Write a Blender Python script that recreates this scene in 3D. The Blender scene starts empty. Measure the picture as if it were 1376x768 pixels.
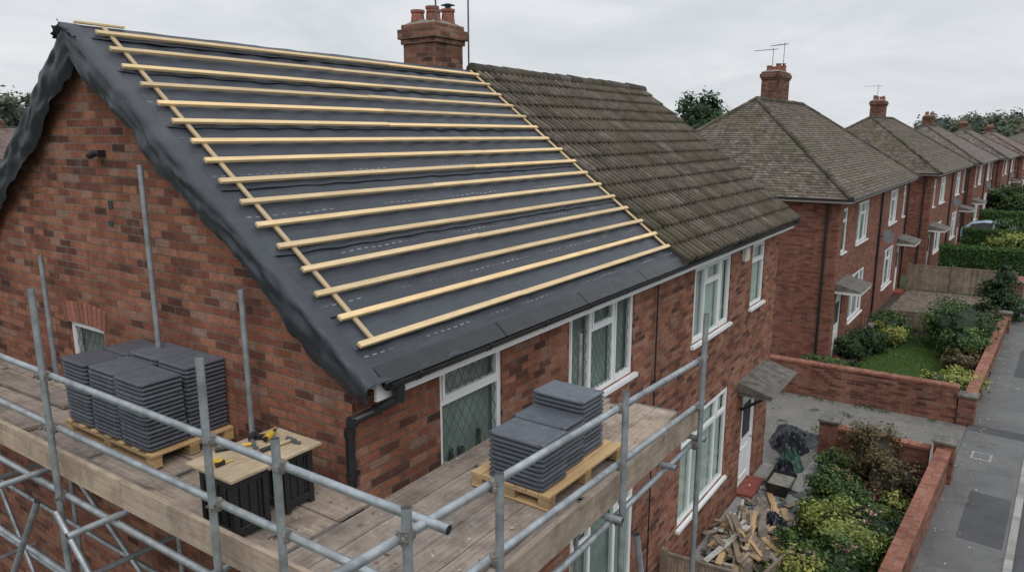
import bpy, math, random
import numpy as np
from mathutils import Matrix, Vector, noise
random.seed(7); rng = np.random.default_rng(7)
R = random.uniform
scene = bpy.context.scene

# ---------------------------------------------------------------- materials
def new_mat(name):
    m = bpy.data.materials.new(name); m.use_nodes = True
    nt = m.node_tree; nt.nodes.clear()
    out = nt.nodes.new('ShaderNodeOutputMaterial')
    return m, nt, out
def nd(nt, typ, **kw):
    n = nt.nodes.new('ShaderNode' + typ)
    for k, v in kw.items():
        if k.startswith('_'):
            setattr(n, k[1:], v)
        else:
            s = n.inputs[k.replace('__', ' ')]
            if isinstance(v, bpy.types.NodeSocket):
                nt.links.new(v, s)
            else:
                s.default_value = v
    return n
def c4(c): return (c[0], c[1], c[2], 1.0)
def ramp(nt, fac, stops, interp='LINEAR'):
    n = nt.nodes.new('ShaderNodeValToRGB'); n.color_ramp.interpolation = interp
    e = n.color_ramp.elements
    while len(e) < len(stops): e.new(0.5)
    for i, (p, c) in enumerate(stops):
        e[i].position = p
        e[i].color = c4(c) if hasattr(c, '__len__') else (c, c, c, 1)
    nt.links.new(fac, n.inputs[0]); return n.outputs[0]
def mixc(nt, fac, a, b, mode='MIX'):
    n = nt.nodes.new('ShaderNodeMixRGB'); n.blend_type = mode
    for i, v in enumerate((fac, a, b)):
        if isinstance(v, bpy.types.NodeSocket): nt.links.new(v, n.inputs[i])
        else: n.inputs[i].default_value = v if i == 0 else c4(v)
    return n.outputs[0]
def mth(nt, op, a, b=0.0, c=None):
    n = nt.nodes.new('ShaderNodeMath'); n.operation = op
    for i, v in enumerate((a, b, c)):
        if v is None: continue
        if isinstance(v, bpy.types.NodeSocket): nt.links.new(v, n.inputs[i])
        else: n.inputs[i].default_value = v
    return n.outputs[0]
def tint(nt):
    a = nt.nodes.new('ShaderNodeAttribute'); a.attribute_name = 'tint'; return a.outputs['Fac']
def finish(nt, out, col, rough=0.7, bump=None, bstr=0.3, bdist=0.01, metal=0.0, spec=0.5):
    p = nt.nodes.new('ShaderNodeBsdfPrincipled')
    for nm, v in (('Base Color', col), ('Roughness', rough), ('Metallic', metal), ('Specular IOR Level', spec)):
        if isinstance(v, bpy.types.NodeSocket): nt.links.new(v, p.inputs[nm])
        else: p.inputs[nm].default_value = c4(v) if nm == 'Base Color' else v
    if bump is not None:
        b = nd(nt, 'Bump', Strength=bstr, Distance=bdist, Height=bump)
        nt.links.new(b.outputs[0], p.inputs['Normal'])
    nt.links.new(p.outputs[0], out.inputs[0]); return p
def noise_tex(nt, vec, scale, detail=4, rough=0.55, dist=0.0):
    n = nd(nt, 'TexNoise', Scale=scale, Detail=detail, Roughness=rough, Distortion=dist)
    if vec is not None: nt.links.new(vec, n.inputs['Vector'])
    return n.outputs[0]

def brick_mat(name, stops, mortar=(0.30, 0.27, 0.23), stain=0.5, bw=0.225, rh=0.075):
    m, nt, out = new_mat(name)
    tc = nt.nodes.new('ShaderNodeTexCoord')
    so = nd(nt, 'SeparateXYZ', Vector=tc.outputs['Object'])
    sn = nd(nt, 'SeparateXYZ', Vector=tc.outputs['Normal'])
    ax = mth(nt, 'GREATER_THAN', mth(nt, 'ABSOLUTE', sn.outputs[0]), 0.6)
    az = mth(nt, 'GREATER_THAN', mth(nt, 'ABSOLUTE', sn.outputs[2]), 0.8)
    u = mth(nt, 'ADD', mth(nt, 'MULTIPLY', so.outputs[0], mth(nt, 'SUBTRACT', 1.0, ax)), mth(nt, 'MULTIPLY', so.outputs[1], ax))
    v = mth(nt, 'ADD', mth(nt, 'MULTIPLY', so.outputs[2], mth(nt, 'SUBTRACT', 1.0, az)), mth(nt, 'MULTIPLY', so.outputs[1], az))
    cb = nd(nt, 'CombineXYZ', X=u, Y=v, Z=0.0)
    wob = nd(nt, 'TexNoise', Scale=9.0, Detail=2.0); nt.links.new(tc.outputs['Object'], wob.inputs['Vector'])
    vw = nd(nt, 'VectorMath', _operation='MULTIPLY_ADD'); nt.links.new(wob.outputs['Color'], vw.inputs[0])
    vw.inputs[1].default_value = (0.010, 0.010, 0); nt.links.new(cb.outputs[0], vw.inputs[2])
    bt = nt.nodes.new('ShaderNodeTexBrick'); nt.links.new(vw.outputs[0], bt.inputs['Vector'])
    bt.inputs['Color1'].default_value = (0, 0, 0, 1); bt.inputs['Color2'].default_value = (1, 1, 1, 1)
    bt.inputs['Mortar'].default_value = (0.5, 0.5, 0.5, 1)
    bt.inputs['Scale'].default_value = 1.0; bt.inputs['Mortar Size'].default_value = 0.0062
    bt.inputs['Mortar Smooth'].default_value = 0.35; bt.inputs['Bias'].default_value = 0.0
    bt.inputs['Brick Width'].default_value = bw; bt.inputs['Row Height'].default_value = rh
    col = ramp(nt, bt.outputs['Color'], stops)
    fine = noise_tex(nt, tc.outputs['Object'], 45, 5, 0.75)
    med = noise_tex(nt, tc.outputs['Object'], 14, 4, 0.7)
    col = mixc(nt, 0.8, col, ramp(nt, fine, [(0.25, 0.45), (0.75, 1.4)]), 'MULTIPLY')
    col = mixc(nt, 0.7, col, ramp(nt, med, [(0.3, (0.7, 0.68, 0.68)), (0.7, (1.25, 1.22, 1.2))]), 'MULTIPLY')
    mn = noise_tex(nt, tc.outputs['Object'], 1.6, 5, 0.6)
    mort = mixc(nt, ramp(nt, mn, [(0.38, 0), (0.62, 1)]), mortar, tuple(x * 0.5 for x in mortar))
    col = mixc(nt, bt.outputs['Fac'], col, mort)
    big = noise_tex(nt, tc.outputs['Object'], 0.7, 6, 0.65)
    col = mixc(nt, stain, col, ramp(nt, big, [(0.3, (0.5, 0.48, 0.47)), (0.55, (1, 1, 1)), (0.8, (1.15, 1.12, 1.07))]), 'MULTIPLY')
    mp = nd(nt, 'Mapping', Vector=tc.outputs['Object']); mp.inputs['Scale'].default_value = (2.5, 2.5, 0.35)
    st = noise_tex(nt, mp.outputs[0], 1.5, 5, 0.6)
    col = mixc(nt, stain * 0.7, col, ramp(nt, st, [(0.35, (0.5, 0.48, 0.46)), (0.55, (1, 1, 1))]), 'MULTIPLY')
    eff = noise_tex(nt, tc.outputs['Object'], 3.1, 6, 0.7)
    col = mixc(nt, ramp(nt, eff, [(0.57, 0), (0.78, 0.35)]), col, (0.40, 0.33, 0.28))
    h = mth(nt, 'ADD', mth(nt, 'MULTIPLY', mth(nt, 'SUBTRACT', 1.0, bt.outputs['Fac']), 1.0), mth(nt, 'MULTIPLY', fine, 0.5))
    finish(nt, out, col, 0.88, h, 0.8, 0.009, spec=0.2)
    return m

BR1 = [(0.0, (0.10, 0.048, 0.040)), (0.12, (0.19, 0.078, 0.053)), (0.35, (0.275, 0.105, 0.066)), (0.6, (0.335, 0.138, 0.085)), (0.85, (0.40, 0.180, 0.112)), (1.0, (0.31, 0.19, 0.145))]
M_brick = brick_mat('brick_red', BR1, (0.25, 0.22, 0.185), 0.6)
M_brick2 = brick_mat('brick_neighbour', [(0.0, (0.15, 0.06, 0.045)), (0.4, (0.265, 0.10, 0.065)), (0.8, (0.325, 0.135, 0.09)), (1.0, (0.25, 0.13, 0.10))], (0.23, 0.20, 0.17), 0.5)
M_brickw = brick_mat('brick_garden_wall', [(0.0, (0.12, 0.05, 0.038)), (0.4, (0.26, 0.105, 0.07)), (0.8, (0.33, 0.15, 0.10)), (1.0, (0.23, 0.14, 0.11))], (0.25, 0.22, 0.18), 0.7)
M_sooty = brick_mat('brick_chimney', [(0.0, (0.10, 0.05, 0.038)), (0.4, (0.22, 0.10, 0.066)), (0.8, (0.30, 0.15, 0.10)), (1.0, (0.22, 0.15, 0.115))], (0.19, 0.17, 0.14), 0.8)
M_cope = brick_mat('brick_coping', [(0.0, (0.27, 0.10, 0.065)), (0.5, (0.34, 0.135, 0.09)), (1.0, (0.40, 0.19, 0.135))], (0.26, 0.22, 0.18), 0.6, 0.075, 0.4)

def simple(name, col, rough=0.6, nscale=8, var=0.25, metal=0, spec=0.5, bump=0.0, tvar=0.0, bscale=60):
    m, nt, out = new_mat(name)
    tc = nt.nodes.new('ShaderNodeTexCoord')
    n = noise_tex(nt, tc.outputs['Object'], nscale, 6, 0.65)
    c = mixc(nt, 1.0, col, ramp(nt, n, [(0.3, 1 - var), (0.7, 1 + var)]), 'MULTIPLY')
    if tvar:
        c = mixc(nt, 1.0, c, ramp(nt, tint(nt), [(0, 1 - tvar), (1, 1 + tvar)]), 'MULTIPLY')
    b = noise_tex(nt, tc.outputs['Object'], bscale, 5, 0.7) if bump else None
    rr = ramp(nt, n, [(0.3, min(1, rough * 1.2)), (0.7, rough * 0.8)])
    finish(nt, out, c, rr, b, bump, 0.01, metal, spec)
    return m

def wood_mat(name, stops, grain=1.0, rough=0.75, dirt=0.3, splat=None):
    m, nt, out = new_mat(name)
    tc = nt.nodes.new('ShaderNodeTexCoord')
    mp = nd(nt, 'Mapping', Vector=tc.outputs['UV']); mp.inputs['Scale'].default_value = (1.3, 26 * grain, 1)
    g = noise_tex(nt, mp.outputs[0], 1.6, 6, 0.65, 0.6)
    c = ramp(nt, g, stops)
    c = mixc(nt, 1.0, c, ramp(nt, tint(nt), [(0, (0.70, 0.71, 0.74)), (0.5, (1, 1, 1)), (1, (1.2, 1.15, 1.06))]), 'MULTIPLY')
    d = noise_tex(nt, tc.outputs['Object'], 3.5, 7, 0.7)
    c = mixc(nt, dirt, c, ramp(nt, d, [(0.36, (0.30, 0.28, 0.27)), (0.56, (1, 1, 1))]), 'MULTIPLY')
    d2 = noise_tex(nt, tc.outputs['Object'], 14, 5, 0.7)
    c = mixc(nt, ramp(nt, d2, [(0.60, 0), (0.75, dirt * 1.2)]), c, (0.44, 0.42, 0.39))
    if splat:
        d3 = noise_tex(nt, tc.outputs['Object'], 1.1, 8, 0.75, 0.8)
        c = mixc(nt, ramp(nt, d3, [(0.5, 0), (0.66, splat)]), c, (0.10, 0.09, 0.08))
    finish(nt, out, c, rough, g, 0.3, 0.005, spec=0.3)
    return m
M_batten = wood_mat('batten_wood', [(0.25, (0.56, 0.39, 0.20)), (0.5, (0.70, 0.52, 0.30)), (0.75, (0.78, 0.62, 0.39))], dirt=0.15)
M_board = wood_mat('scaffold_board', [(0.25, (0.25, 0.195, 0.155)), (0.5, (0.37, 0.30, 0.245)), (0.75, (0.48, 0.405, 0.34))], dirt=0.6, splat=.5)
M_toe = wood_mat('toe_board', [(0.25, (0.33, 0.25, 0.18)), (0.5, (0.44, 0.35, 0.265)), (0.75, (0.52, 0.43, 0.34))], dirt=0.55, splat=.25)
M_pallet = wood_mat('pallet_wood', [(0.25, (0.34, 0.22, 0.11)), (0.5, (0.50, 0.34, 0.18)), (0.75, (0.60, 0.44, 0.27))], dirt=0.3)
M_ply = wood_mat('plywood', [(0.25, (0.42, 0.31, 0.19)), (0.5, (0.52, 0.40, 0.26)), (0.75, (0.60, 0.48, 0.33))], 0.4, dirt=0.4)
M_fence = wood_mat('fence_wood', [(0.25, (0.15, 0.115, 0.085)), (0.5, (0.25, 0.195, 0.145)), (0.75, (0.34, 0.28, 0.21))], dirt=0.5)
M_steel = simple('galvanised_tube', (0.34, 0.365, 0.38), 0.42, 7, 0.42, 0.5, 0.5, 0.12, bscale=90)
M_rust = simple('coupler_steel', (0.22, 0.20, 0.18), 0.6, 30, 0.5, 0.5, 0.5, 0.3)
M_upvc = simple('white_upvc', (0.80, 0.81, 0.81), 0.35, 3, 0.05)
M_black = simple('black_plastic', (0.018, 0.019, 0.021), 0.35, 8, 0.3)
M_lead = simple('lead_grey', (0.10, 0.105, 0.11), 0.5, 8, 0.2)
M_slate = simple('new_concrete_tile', (0.098, 0.108, 0.126), 0.5, 12, 0.2, 0, 0.4, 0.15, tvar=0.22, bscale=150)
M_pot = simple('terracotta', (0.25, 0.095, 0.06), 0.8, 8, 0.5, bump=0.3)
M_mort = simple('flaunching', (0.22, 0.20, 0.17), 0.9, 8, 0.4, bump=0.4)
M_conc = simple('concrete_slab', (0.25, 0.245, 0.23), 0.9, 1.2, 0.35, bump=0.25)
M_canopy = simple('canopy_felt', (0.13, 0.12, 0.105), 0.85, 6, 0.5, bump=0.3)
M_curt = simple('net_curtain', (0.62, 0.66, 0.64), 0.9, 3, 0.12)
M_blind = simple('grey_blind', (0.30, 0.35, 0.33), 0.9, 1.5, 0.35)
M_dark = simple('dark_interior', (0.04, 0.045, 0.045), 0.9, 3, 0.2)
M_yel = simple('yellow_plastic', (0.62, 0.40, 0.04), 0.4, 10, 0.1)
M_blue = simple('blue_plastic', (0.03, 0.07, 0.25), 0.4, 10, 0.1)
M_rope = simple('black_sheet_plastic', (0.022, 0.026, 0.034), 0.32, 4, 0.4, bump=0.5, bscale=12)
M_green = simple('green_sack', (0.03, 0.075, 0.055), 0.5, 4, 0.4, bump=0.4, bscale=10)
M_redstep = simple('red_step', (0.22, 0.05, 0.035), 0.6, 8, 0.3)
M_white = simple('white_rubble', (0.5, 0.48, 0.44), 0.8, 8, 0.3)
M_kerb = simple('kerb_concrete', (0.28, 0.27, 0.255), 0.9, 3, 0.3, bump=0.3, tvar=0.15)

# thin window glass: Schlick reflectance that works on either side of the pane
M_glass, nt, out = new_mat('window_glass')
ge = nt.nodes.new('ShaderNodeNewGeometry')
dt = nd(nt, 'VectorMath', _operation='DOT_PRODUCT'); nt.links.new(ge.outputs['Incoming'], dt.inputs[0]); nt.links.new(ge.outputs['Normal'], dt.inputs[1])
om = mth(nt, 'SUBTRACT', 1.0, mth(nt, 'ABSOLUTE', dt.outputs['Value']))
f = mth(nt, 'ADD', 0.08, mth(nt, 'MULTIPLY', 0.92, mth(nt, 'POWER', om, 5.0)))
tr = nd(nt, 'BsdfTransparent', Color=(0.80, 0.86, 0.83, 1)); gl = nd(nt, 'BsdfGlossy', Roughness=0.03)
mx = nt.nodes.new('ShaderNodeMixShader'); nt.links.new(f, mx.inputs[0]); nt.links.new(tr.outputs[0], mx.inputs[1]); nt.links.new(gl.outputs[0], mx.inputs[2])
nt.links.new(mx.outputs[0], out.inputs[0])

# underlay membrane
M_und, nt, out = new_mat('roof_underlay')
tc = nt.nodes.new('ShaderNodeTexCoord')
su = nd(nt, 'SeparateXYZ', Vector=tc.outputs['UV'])
n1 = noise_tex(nt, tc.outputs['Object'], 1.1, 6, 0.65)
n2 = noise_tex(nt, tc.outputs['Object'], 300, 2, 0.5)
c = ramp(nt, n1, [(0.3, (0.026, 0.031, 0.040)), (0.7, (0.043, 0.050, 0.062))])
c = mixc(nt, 1.0, c, ramp(nt, tint(nt), [(0, 0.72), (1, 1.28)]), 'MULTIPLY')
vm = mth(nt, 'MODULO', mth(nt, 'ADD', su.outputs[1], 0.05), 0.52)
ln = mth(nt, 'LESS_THAN', mth(nt, 'ABSOLUTE', mth(nt, 'SUBTRACT', vm, 0.26)), 0.0045)
dash = mth(nt, 'LESS_THAN', mth(nt, 'MODULO', su.outputs[0], 0.085), 0.045)
n3 = noise_tex(nt, tc.outputs['Object'], 1.7, 3, 0.6)
pr = mth(nt, 'MULTIPLY', mth(nt, 'MULTIPLY', ln, dash), ramp(nt, n3, [(0.44, 0), (0.58, 0.7)]))
c = mixc(nt, pr, c, (0.40, 0.42, 0.44))
mpd = nd(nt, 'Mapping', Vector=tc.outputs['UV']); mpd.inputs['Scale'].default_value = (1.0, 11, 1)
dust = noise_tex(nt, mpd.outputs[0], 2.0, 7, 0.75)
c = mixc(nt, ramp(nt, dust, [(0.52, 0), (0.82, 0.25)]), c, (0.17, 0.175, 0.18))
hb = mth(nt, 'ADD', mth(nt, 'MULTIPLY', n2, 0.10), noise_tex(nt, mpd.outputs[0], 2.0, 4, 0.55, 1.0))
finish(nt, out, c, 0.42, hb, 0.4, 0.03, spec=0.5)

def tile_mat(name, stops, moss, lich, uvbrick=False, roll=False, mossamt=.8):
    m, nt, out = new_mat(name)
    tc = nt.nodes.new('ShaderNodeTexCoord')
    n1 = noise_tex(nt, tc.outputs['Object'], 0.9, 7, 0.7)
    n2 = noise_tex(nt, tc.outputs['Object'], 9, 6, 0.75)
    n3 = noise_tex(nt, tc.outputs['Object'], 38, 4, 0.7)
    mp = nd(nt, 'Mapping', Vector=tc.outputs['UV']); mp.inputs['Scale'].default_value = (3.5, 0.35, 1)
    ns = noise_tex(nt, mp.outputs[0], 1.6, 5, 0.65)
    c = ramp(nt, n2, stops)
    c = mixc(nt, 1.0, c, ramp(nt, tint(nt), [(0, 0.66), (1, 1.34)]), 'MULTIPLY')
    hgt = n3
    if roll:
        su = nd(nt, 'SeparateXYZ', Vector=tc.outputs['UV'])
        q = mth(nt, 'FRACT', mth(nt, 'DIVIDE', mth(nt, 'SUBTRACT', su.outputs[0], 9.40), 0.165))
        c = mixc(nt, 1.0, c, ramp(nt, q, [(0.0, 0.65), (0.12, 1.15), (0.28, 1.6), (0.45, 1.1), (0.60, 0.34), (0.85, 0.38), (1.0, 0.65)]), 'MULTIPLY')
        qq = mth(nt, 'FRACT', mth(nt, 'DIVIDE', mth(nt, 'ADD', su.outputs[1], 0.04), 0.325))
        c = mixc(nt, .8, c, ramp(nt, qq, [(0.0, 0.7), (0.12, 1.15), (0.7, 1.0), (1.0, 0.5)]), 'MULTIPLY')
    if uvbrick:
        bt = nt.nodes.new('ShaderNodeTexBrick'); nt.links.new(tc.outputs['UV'], bt.inputs['Vector'])
        bt.inputs['Color1'].default_value = (0.6, 0.6, 0.6, 1); bt.inputs['Color2'].default_value = (1.35, 1.35, 1.35, 1)
        bt.inputs['Mortar'].default_value = (0.35, 0.35, 0.35, 1); bt.inputs['Scale'].default_value = 1
        bt.inputs['Mortar Size'].default_value = 0.006; bt.inputs['Brick Width'].default_value = 0.17; bt.inputs['Row Height'].default_value = 0.125
        c = mixc(nt, 1.0, c, bt.outputs['Color'], 'MULTIPLY')
    c = mixc(nt, 0.9, c, ramp(nt, ns, [(0.3, (0.5, 0.5, 0.5)), (0.6, (1.15, 1.12, 1.08))]), 'MULTIPLY')
    mm = mth(nt, 'MULTIPLY', ramp(nt, n1, [(0.44, 0), (0.64, 1)]), ramp(nt, n2, [(0.36, 0), (0.58, 1)]))
    c = mixc(nt, mth(nt, 'MULTIPLY', mm, mossamt), c, moss)
    c = mixc(nt, ramp(nt, n3, [(0.60, 0), (0.72, 0.5)]), c, lich)
    finish(nt, out, c, 0.92, hgt, 0.6, 0.012, spec=0.15)
    return m
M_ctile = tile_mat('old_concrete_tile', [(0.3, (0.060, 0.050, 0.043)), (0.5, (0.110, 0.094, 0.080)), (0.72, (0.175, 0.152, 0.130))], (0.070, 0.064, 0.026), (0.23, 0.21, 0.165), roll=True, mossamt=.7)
M_ridge = tile_mat('ridge_tile', [(0.3, (0.060, 0.051, 0.044)), (0.5, (0.105, 0.091, 0.079)), (0.72, (0.16, 0.142, 0.123))], (0.065, 0.062, 0.028), (0.22, 0.205, 0.16))
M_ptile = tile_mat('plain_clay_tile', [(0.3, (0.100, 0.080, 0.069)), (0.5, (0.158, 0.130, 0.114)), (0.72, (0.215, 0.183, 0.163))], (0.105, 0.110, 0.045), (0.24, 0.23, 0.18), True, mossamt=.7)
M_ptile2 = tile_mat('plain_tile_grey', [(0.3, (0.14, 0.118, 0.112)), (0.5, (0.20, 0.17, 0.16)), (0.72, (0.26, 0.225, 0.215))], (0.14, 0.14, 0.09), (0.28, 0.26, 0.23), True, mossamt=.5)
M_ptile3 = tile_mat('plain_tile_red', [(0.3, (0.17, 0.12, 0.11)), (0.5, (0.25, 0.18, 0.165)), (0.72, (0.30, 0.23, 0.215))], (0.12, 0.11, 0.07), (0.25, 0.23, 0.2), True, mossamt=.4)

def ground_mat(name, stops, s1, s2, bump=0.4, rough=0.95, cracks=None, spots=None):
    m, nt, out = new_mat(name)
    tc = nt.nodes.new('ShaderNodeTexCoord')
    a = noise_tex(nt, tc.outputs['Object'], s1, 7, 0.7)
    b = noise_tex(nt, tc.outputs['Object'], s2, 4, 0.7)
    c = ramp(nt, a, stops)
    c = mixc(nt, 0.8, c, ramp(nt, b, [(0.25, 0.6), (0.75, 1.35)]), 'MULTIPLY')
    if cracks:
        vo = nd(nt, 'TexVoronoi', _feature='DISTANCE_TO_EDGE', Scale=cracks)
        wv = nd(nt, 'VectorMath', _operation='MULTIPLY_ADD'); nz_ = nd(nt, 'TexNoise', Scale=2.0, Detail=5.0)
        nt.links.new(tc.outputs['Object'], nz_.inputs['Vector']); nt.links.new(nz_.outputs['Color'], wv.inputs[0])
        wv.inputs[1].default_value = (0.9, 0.9, 0.9); nt.links.new(tc.outputs['Object'], wv.inputs[2]); nt.links.new(wv.outputs[0], vo.inputs['Vector'])
        cm = noise_tex(nt, tc.outputs['Object'], .6, 2, .5)
        c = mixc(nt, mth(nt, 'MULTIPLY', ramp(nt, vo.outputs[0], [(0.001, 0.5), (0.006, 0)]), ramp(nt, cm, [(.45, 0), (.55, 1)])), c, (0.04, 0.04, 0.036))
        st = noise_tex(nt, tc.outputs['Object'], 1.3, 6, .75, .6)
        c = mixc(nt, ramp(nt, st, [(.52, 0), (.68, .5)]), c, tuple(x * .55 for x in stops[0][1]))
    if spots:
        s = noise_tex(nt, tc.outputs['Object'], 22, 3, 0.5)
        c = mixc(nt, ramp(nt, s, [(0.68, 0), (0.72, 0.7)]), c, spots)
    finish(nt, out, c, rough, b, bump, 0.02, spec=0.3)
    return m
M_ground = ground_mat('ground_grass', [(0.3, (0.045, 0.06, 0.025)), (0.7, (0.09, 0.11, 0.045))], 0.15, 6)
M_soil = ground_mat('garden_soil', [(0.3, (0.035, 0.026, 0.018)), (0.6, (0.075, 0.058, 0.04)), (0.8, (0.06, 0.075, 0.03))], 1.4, 30, 0.8)
M_lawn = ground_mat('lawn_grass', [(0.3, (0.060, 0.115, 0.028)), (0.7, (0.095, 0.165, 0.04))], 1.2, 60, 0.8)
M_asph = ground_mat('asphalt', [(0.3, (0.070, 0.072, 0.075)), (0.7, (0.10, 0.102, 0.104))], 0.5, 90, 0.4, cracks=0.25)
M_pave = ground_mat('pavement_tarmac', [(0.3, (0.115, 0.116, 0.114)), (0.7, (0.175, 0.173, 0.167))], 0.8, 80, 0.4, cracks=0.35, spots=(0.26, 0.24, 0.20))
M_drive = ground_mat('drive_concrete', [(0.3, (0.145, 0.14, 0.128)), (0.7, (0.235, 0.225, 0.205))], 0.7, 40, 0.3, cracks=0.45, spots=(0.12, 0.115, 0.10))
M_block = brick_mat('block_paving', [(0.0, (0.16, 0.12, 0.10)), (0.5, (0.24, 0.19, 0.16)), (1.0, (0.30, 0.24, 0.2))], (0.1, 0.09, 0.08), 0.5, 0.2, 0.1)

def leaf_mat(name, dark, mid, light, rough=0.55):
    m, nt, out = new_mat(name)
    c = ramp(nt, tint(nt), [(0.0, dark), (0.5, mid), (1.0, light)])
    p = nt.nodes.new('ShaderNodeBsdfPrincipled'); nt.links.new(c, p.inputs['Base Color']); p.inputs['Roughness'].default_value = rough
    p.inputs['Specular IOR Level'].default_value = 0.35
    t = nt.nodes.new('ShaderNodeBsdfTranslucent'); nt.links.new(c, t.inputs[0])
    mx = nt.nodes.new('ShaderNodeMixShader'); mx.inputs[0].default_value = 0.22
    nt.links.new(p.outputs[0], mx.inputs[1]); nt.links.new(t.outputs[0], mx.inputs[2]); nt.links.new(mx.outputs[0], out.inputs[0])
    return m
L_green = leaf_mat('leaf_green', (0.014, 0.030, 0.009), (0.055, 0.105, 0.026), (0.13, 0.21, 0.055))
L_dark = leaf_mat('leaf_dark', (0.010, 0.022, 0.010), (0.028, 0.062, 0.022), (0.065, 0.115, 0.038))
L_yel = leaf_mat('leaf_variegated', (0.03, 0.05, 0.01), (0.17, 0.21, 0.045), (0.42, 0.42, 0.11))
L_red = leaf_mat('leaf_russet', (0.03, 0.022, 0.012), (0.10, 0.072, 0.03), (0.18, 0.17, 0.06))
L_hedge = leaf_mat('leaf_hedge', (0.018, 0.042, 0.012), (0.055, 0.115, 0.028), (0.10, 0.18, 0.045))
L_far = leaf_mat('leaf_distant', (0.05, 0.07, 0.055), (0.085, 0.115, 0.075), (0.17, 0.18, 0.10))
L_pink = leaf_mat('pink_petals', (0.35, 0.08, 0.12), (0.55, 0.18, 0.25), (0.7, 0.45, 0.5))
M_bark = simple('bark', (0.09, 0.07, 0.05), 0.9, 6, 0.4, bump=0.6)

# ---------------------------------------------------------------- mesh builder
class MB:
    def __init__(s, M=None):
        s.V = []; s.F = []; s.MI = []; s.UV = []; s.T = []; s.M = M; s.S = []
    def add(s, verts, faces, mi=0, uvs=None, t=0.5, smooth=False):
        b = len(s.V)
        for v in verts:
            v = Vector(v)
            if s.M is not None: v = s.M @ v
            s.V.append(v)
        for i, f in enumerate(faces):
            s.F.append([b + k for k in f]); s.MI.append(mi)
            s.UV.append(uvs[i] if uvs else [(0, 0)] * len(f))
            s.T.append(t[i] if isinstance(t, list) else t); s.S.append(smooth)
    def quad(s, p, mi=0, uv=None, t=0.5):
        s.add(p, [list(range(len(p)))], mi, [uv] if uv else None, t)
    def box(s, a, b, mi=0, t=None, X=None):
        if t is None: t = R(0, 1)
        x0, y0, z0 = a; x1, y1, z1 = b
        P = [(x, y, z) for x in (x0, x1) for y in (y0, y1) for z in (z0, z1)]
        d = [abs(x1 - x0), abs(y1 - y0), abs(z1 - z0)]
        L = d.index(max(d)); o = R(0, 50); o2 = R(0, 50)
        fs = [(0, 1, 3, 2), (4, 6, 7, 5), (0, 4, 5, 1), (2, 3, 7, 6), (0, 2, 6, 4), (1, 5, 7, 3)]
        others = [i for i in range(3) if i != L]
        uv = [[(P[k][L] + o, P[k][others[0]] + P[k][others[1]] + o2) for k in f] for f in fs]
        if X is not None: P = [X @ Vector(p) for p in P]
        s.add(P, fs, mi, uv, t)
    def beam(s, p0, p1, w, h, mi=0, up=(0, 0, 1), t=None):
        p0 = Vector(p0); p1 = Vector(p1); d = p1 - p0; L = d.length
        x = d.normalized(); upv = Vector(up); y = upv.cross(x)
        if y.length < 1e-4: y = Vector((1, 0, 0)).cross(x)
        y.normalize(); z = x.cross(y)
        X = Matrix(((x.x, y.x, z.x, p0.x), (x.y, y.y, z.y, p0.y), (x.z, y.z, z.z, p0.z), (0, 0, 0, 1)))
        s.box((0, -w / 2, -h / 2), (L, w / 2, h / 2), mi, t, X)
    def cyl(s, p0, p1, r, mi=0, n=12, r1=None, caps=True, t=None):
        if r1 is None: r1 = r
        if t is None: t = R(0, 1)
        p0 = Vector(p0); p1 = Vector(p1); x = (p1 - p0).normalized()
        y = Vector((0, 0, 1)).cross(x)
        if y.length < 1e-4: y = Vector((1, 0, 0))
        y.normalize(); z = x.cross(y)
        vs = []
        for i in range(n):
            a = 2 * math.pi * i / n; o = y * math.cos(a) + z * math.sin(a)
            vs.append(p0 + o * r)
        for i in range(n):
            a = 2 * math.pi * i / n; o = y * math.cos(a) + z * math.sin(a)
            vs.append(p1 + o * r1)
        s.add(vs, [[i, (i + 1) % n, n + (i + 1) % n, n + i] for i in range(n)], mi, None, t, True)
        if caps:
            s.add(vs[:n], [list(range(n))], mi, None, t); s.add(vs[n:], [list(range(n))], mi, None, t)
    def grid(s, nu, nv, fn, mi=0, t=0.5, smooth=True, uvfn=None):
        vs = []; uvp = []
        for j in range(nv + 1):
            for i in range(nu + 1):
                vs.append(fn(i / nu, j / nv)); uvp.append(uvfn(i / nu, j / nv) if uvfn else (i / nu, j / nv))
        fs = []; uv = []
        for j in range(nv):
            for i in range(nu):
                a = j * (nu + 1) + i; f = [a, a + 1, a + nu + 2, a + nu + 1]
                fs.append(f); uv.append([uvp[k] for k in f])
        s.add(vs, fs, mi, uv, t, smooth)
    def obj(s, name, mats, parent=None, bevel=0, recalc=True, loc=None, rot=None):
        me = bpy.data.meshes.new(name)
        me.from_pydata([tuple(v) for v in s.V], [], s.F)
        for m in mats: me.materials.append(m)
        me.polygons.foreach_set('material_index', s.MI)
        me.polygons.foreach_set('use_smooth', s.S)
        ul = me.uv_layers.new(name='UVMap')
        fl = [c for f in s.UV for u in f for c in u]
        ul.data.foreach_set('uv', fl)
        at = me.attributes.new('tint', 'FLOAT', 'FACE'); at.data.foreach_set('value', s.T)
        if recalc:
            import bmesh
            bm = bmesh.new(); bm.from_mesh(me); bmesh.ops.recalc_face_normals(bm, faces=bm.faces); bm.to_mesh(me); bm.free()
        me.update()
        o = bpy.data.objects.new(name, me); scene.collection.objects.link(o)
        if parent: o.parent = parent
        if loc: o.location = loc
        if rot: o.rotation_euler = (0, 0, rot)
        if bevel:
            b = o.modifiers.new('bevel', 'BEVEL'); b.width = bevel; b.segments = 1; b.limit_method = 'ANGLE'
        return o
def empty(name, loc=(0, 0, 0), rot=0):
    e = bpy.data.objects.new(name, None); scene.collection.objects.link(e)
    e.location = loc; e.rotation_euler = (0, 0, rot); e.empty_display_size = 0.2
    return e

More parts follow.
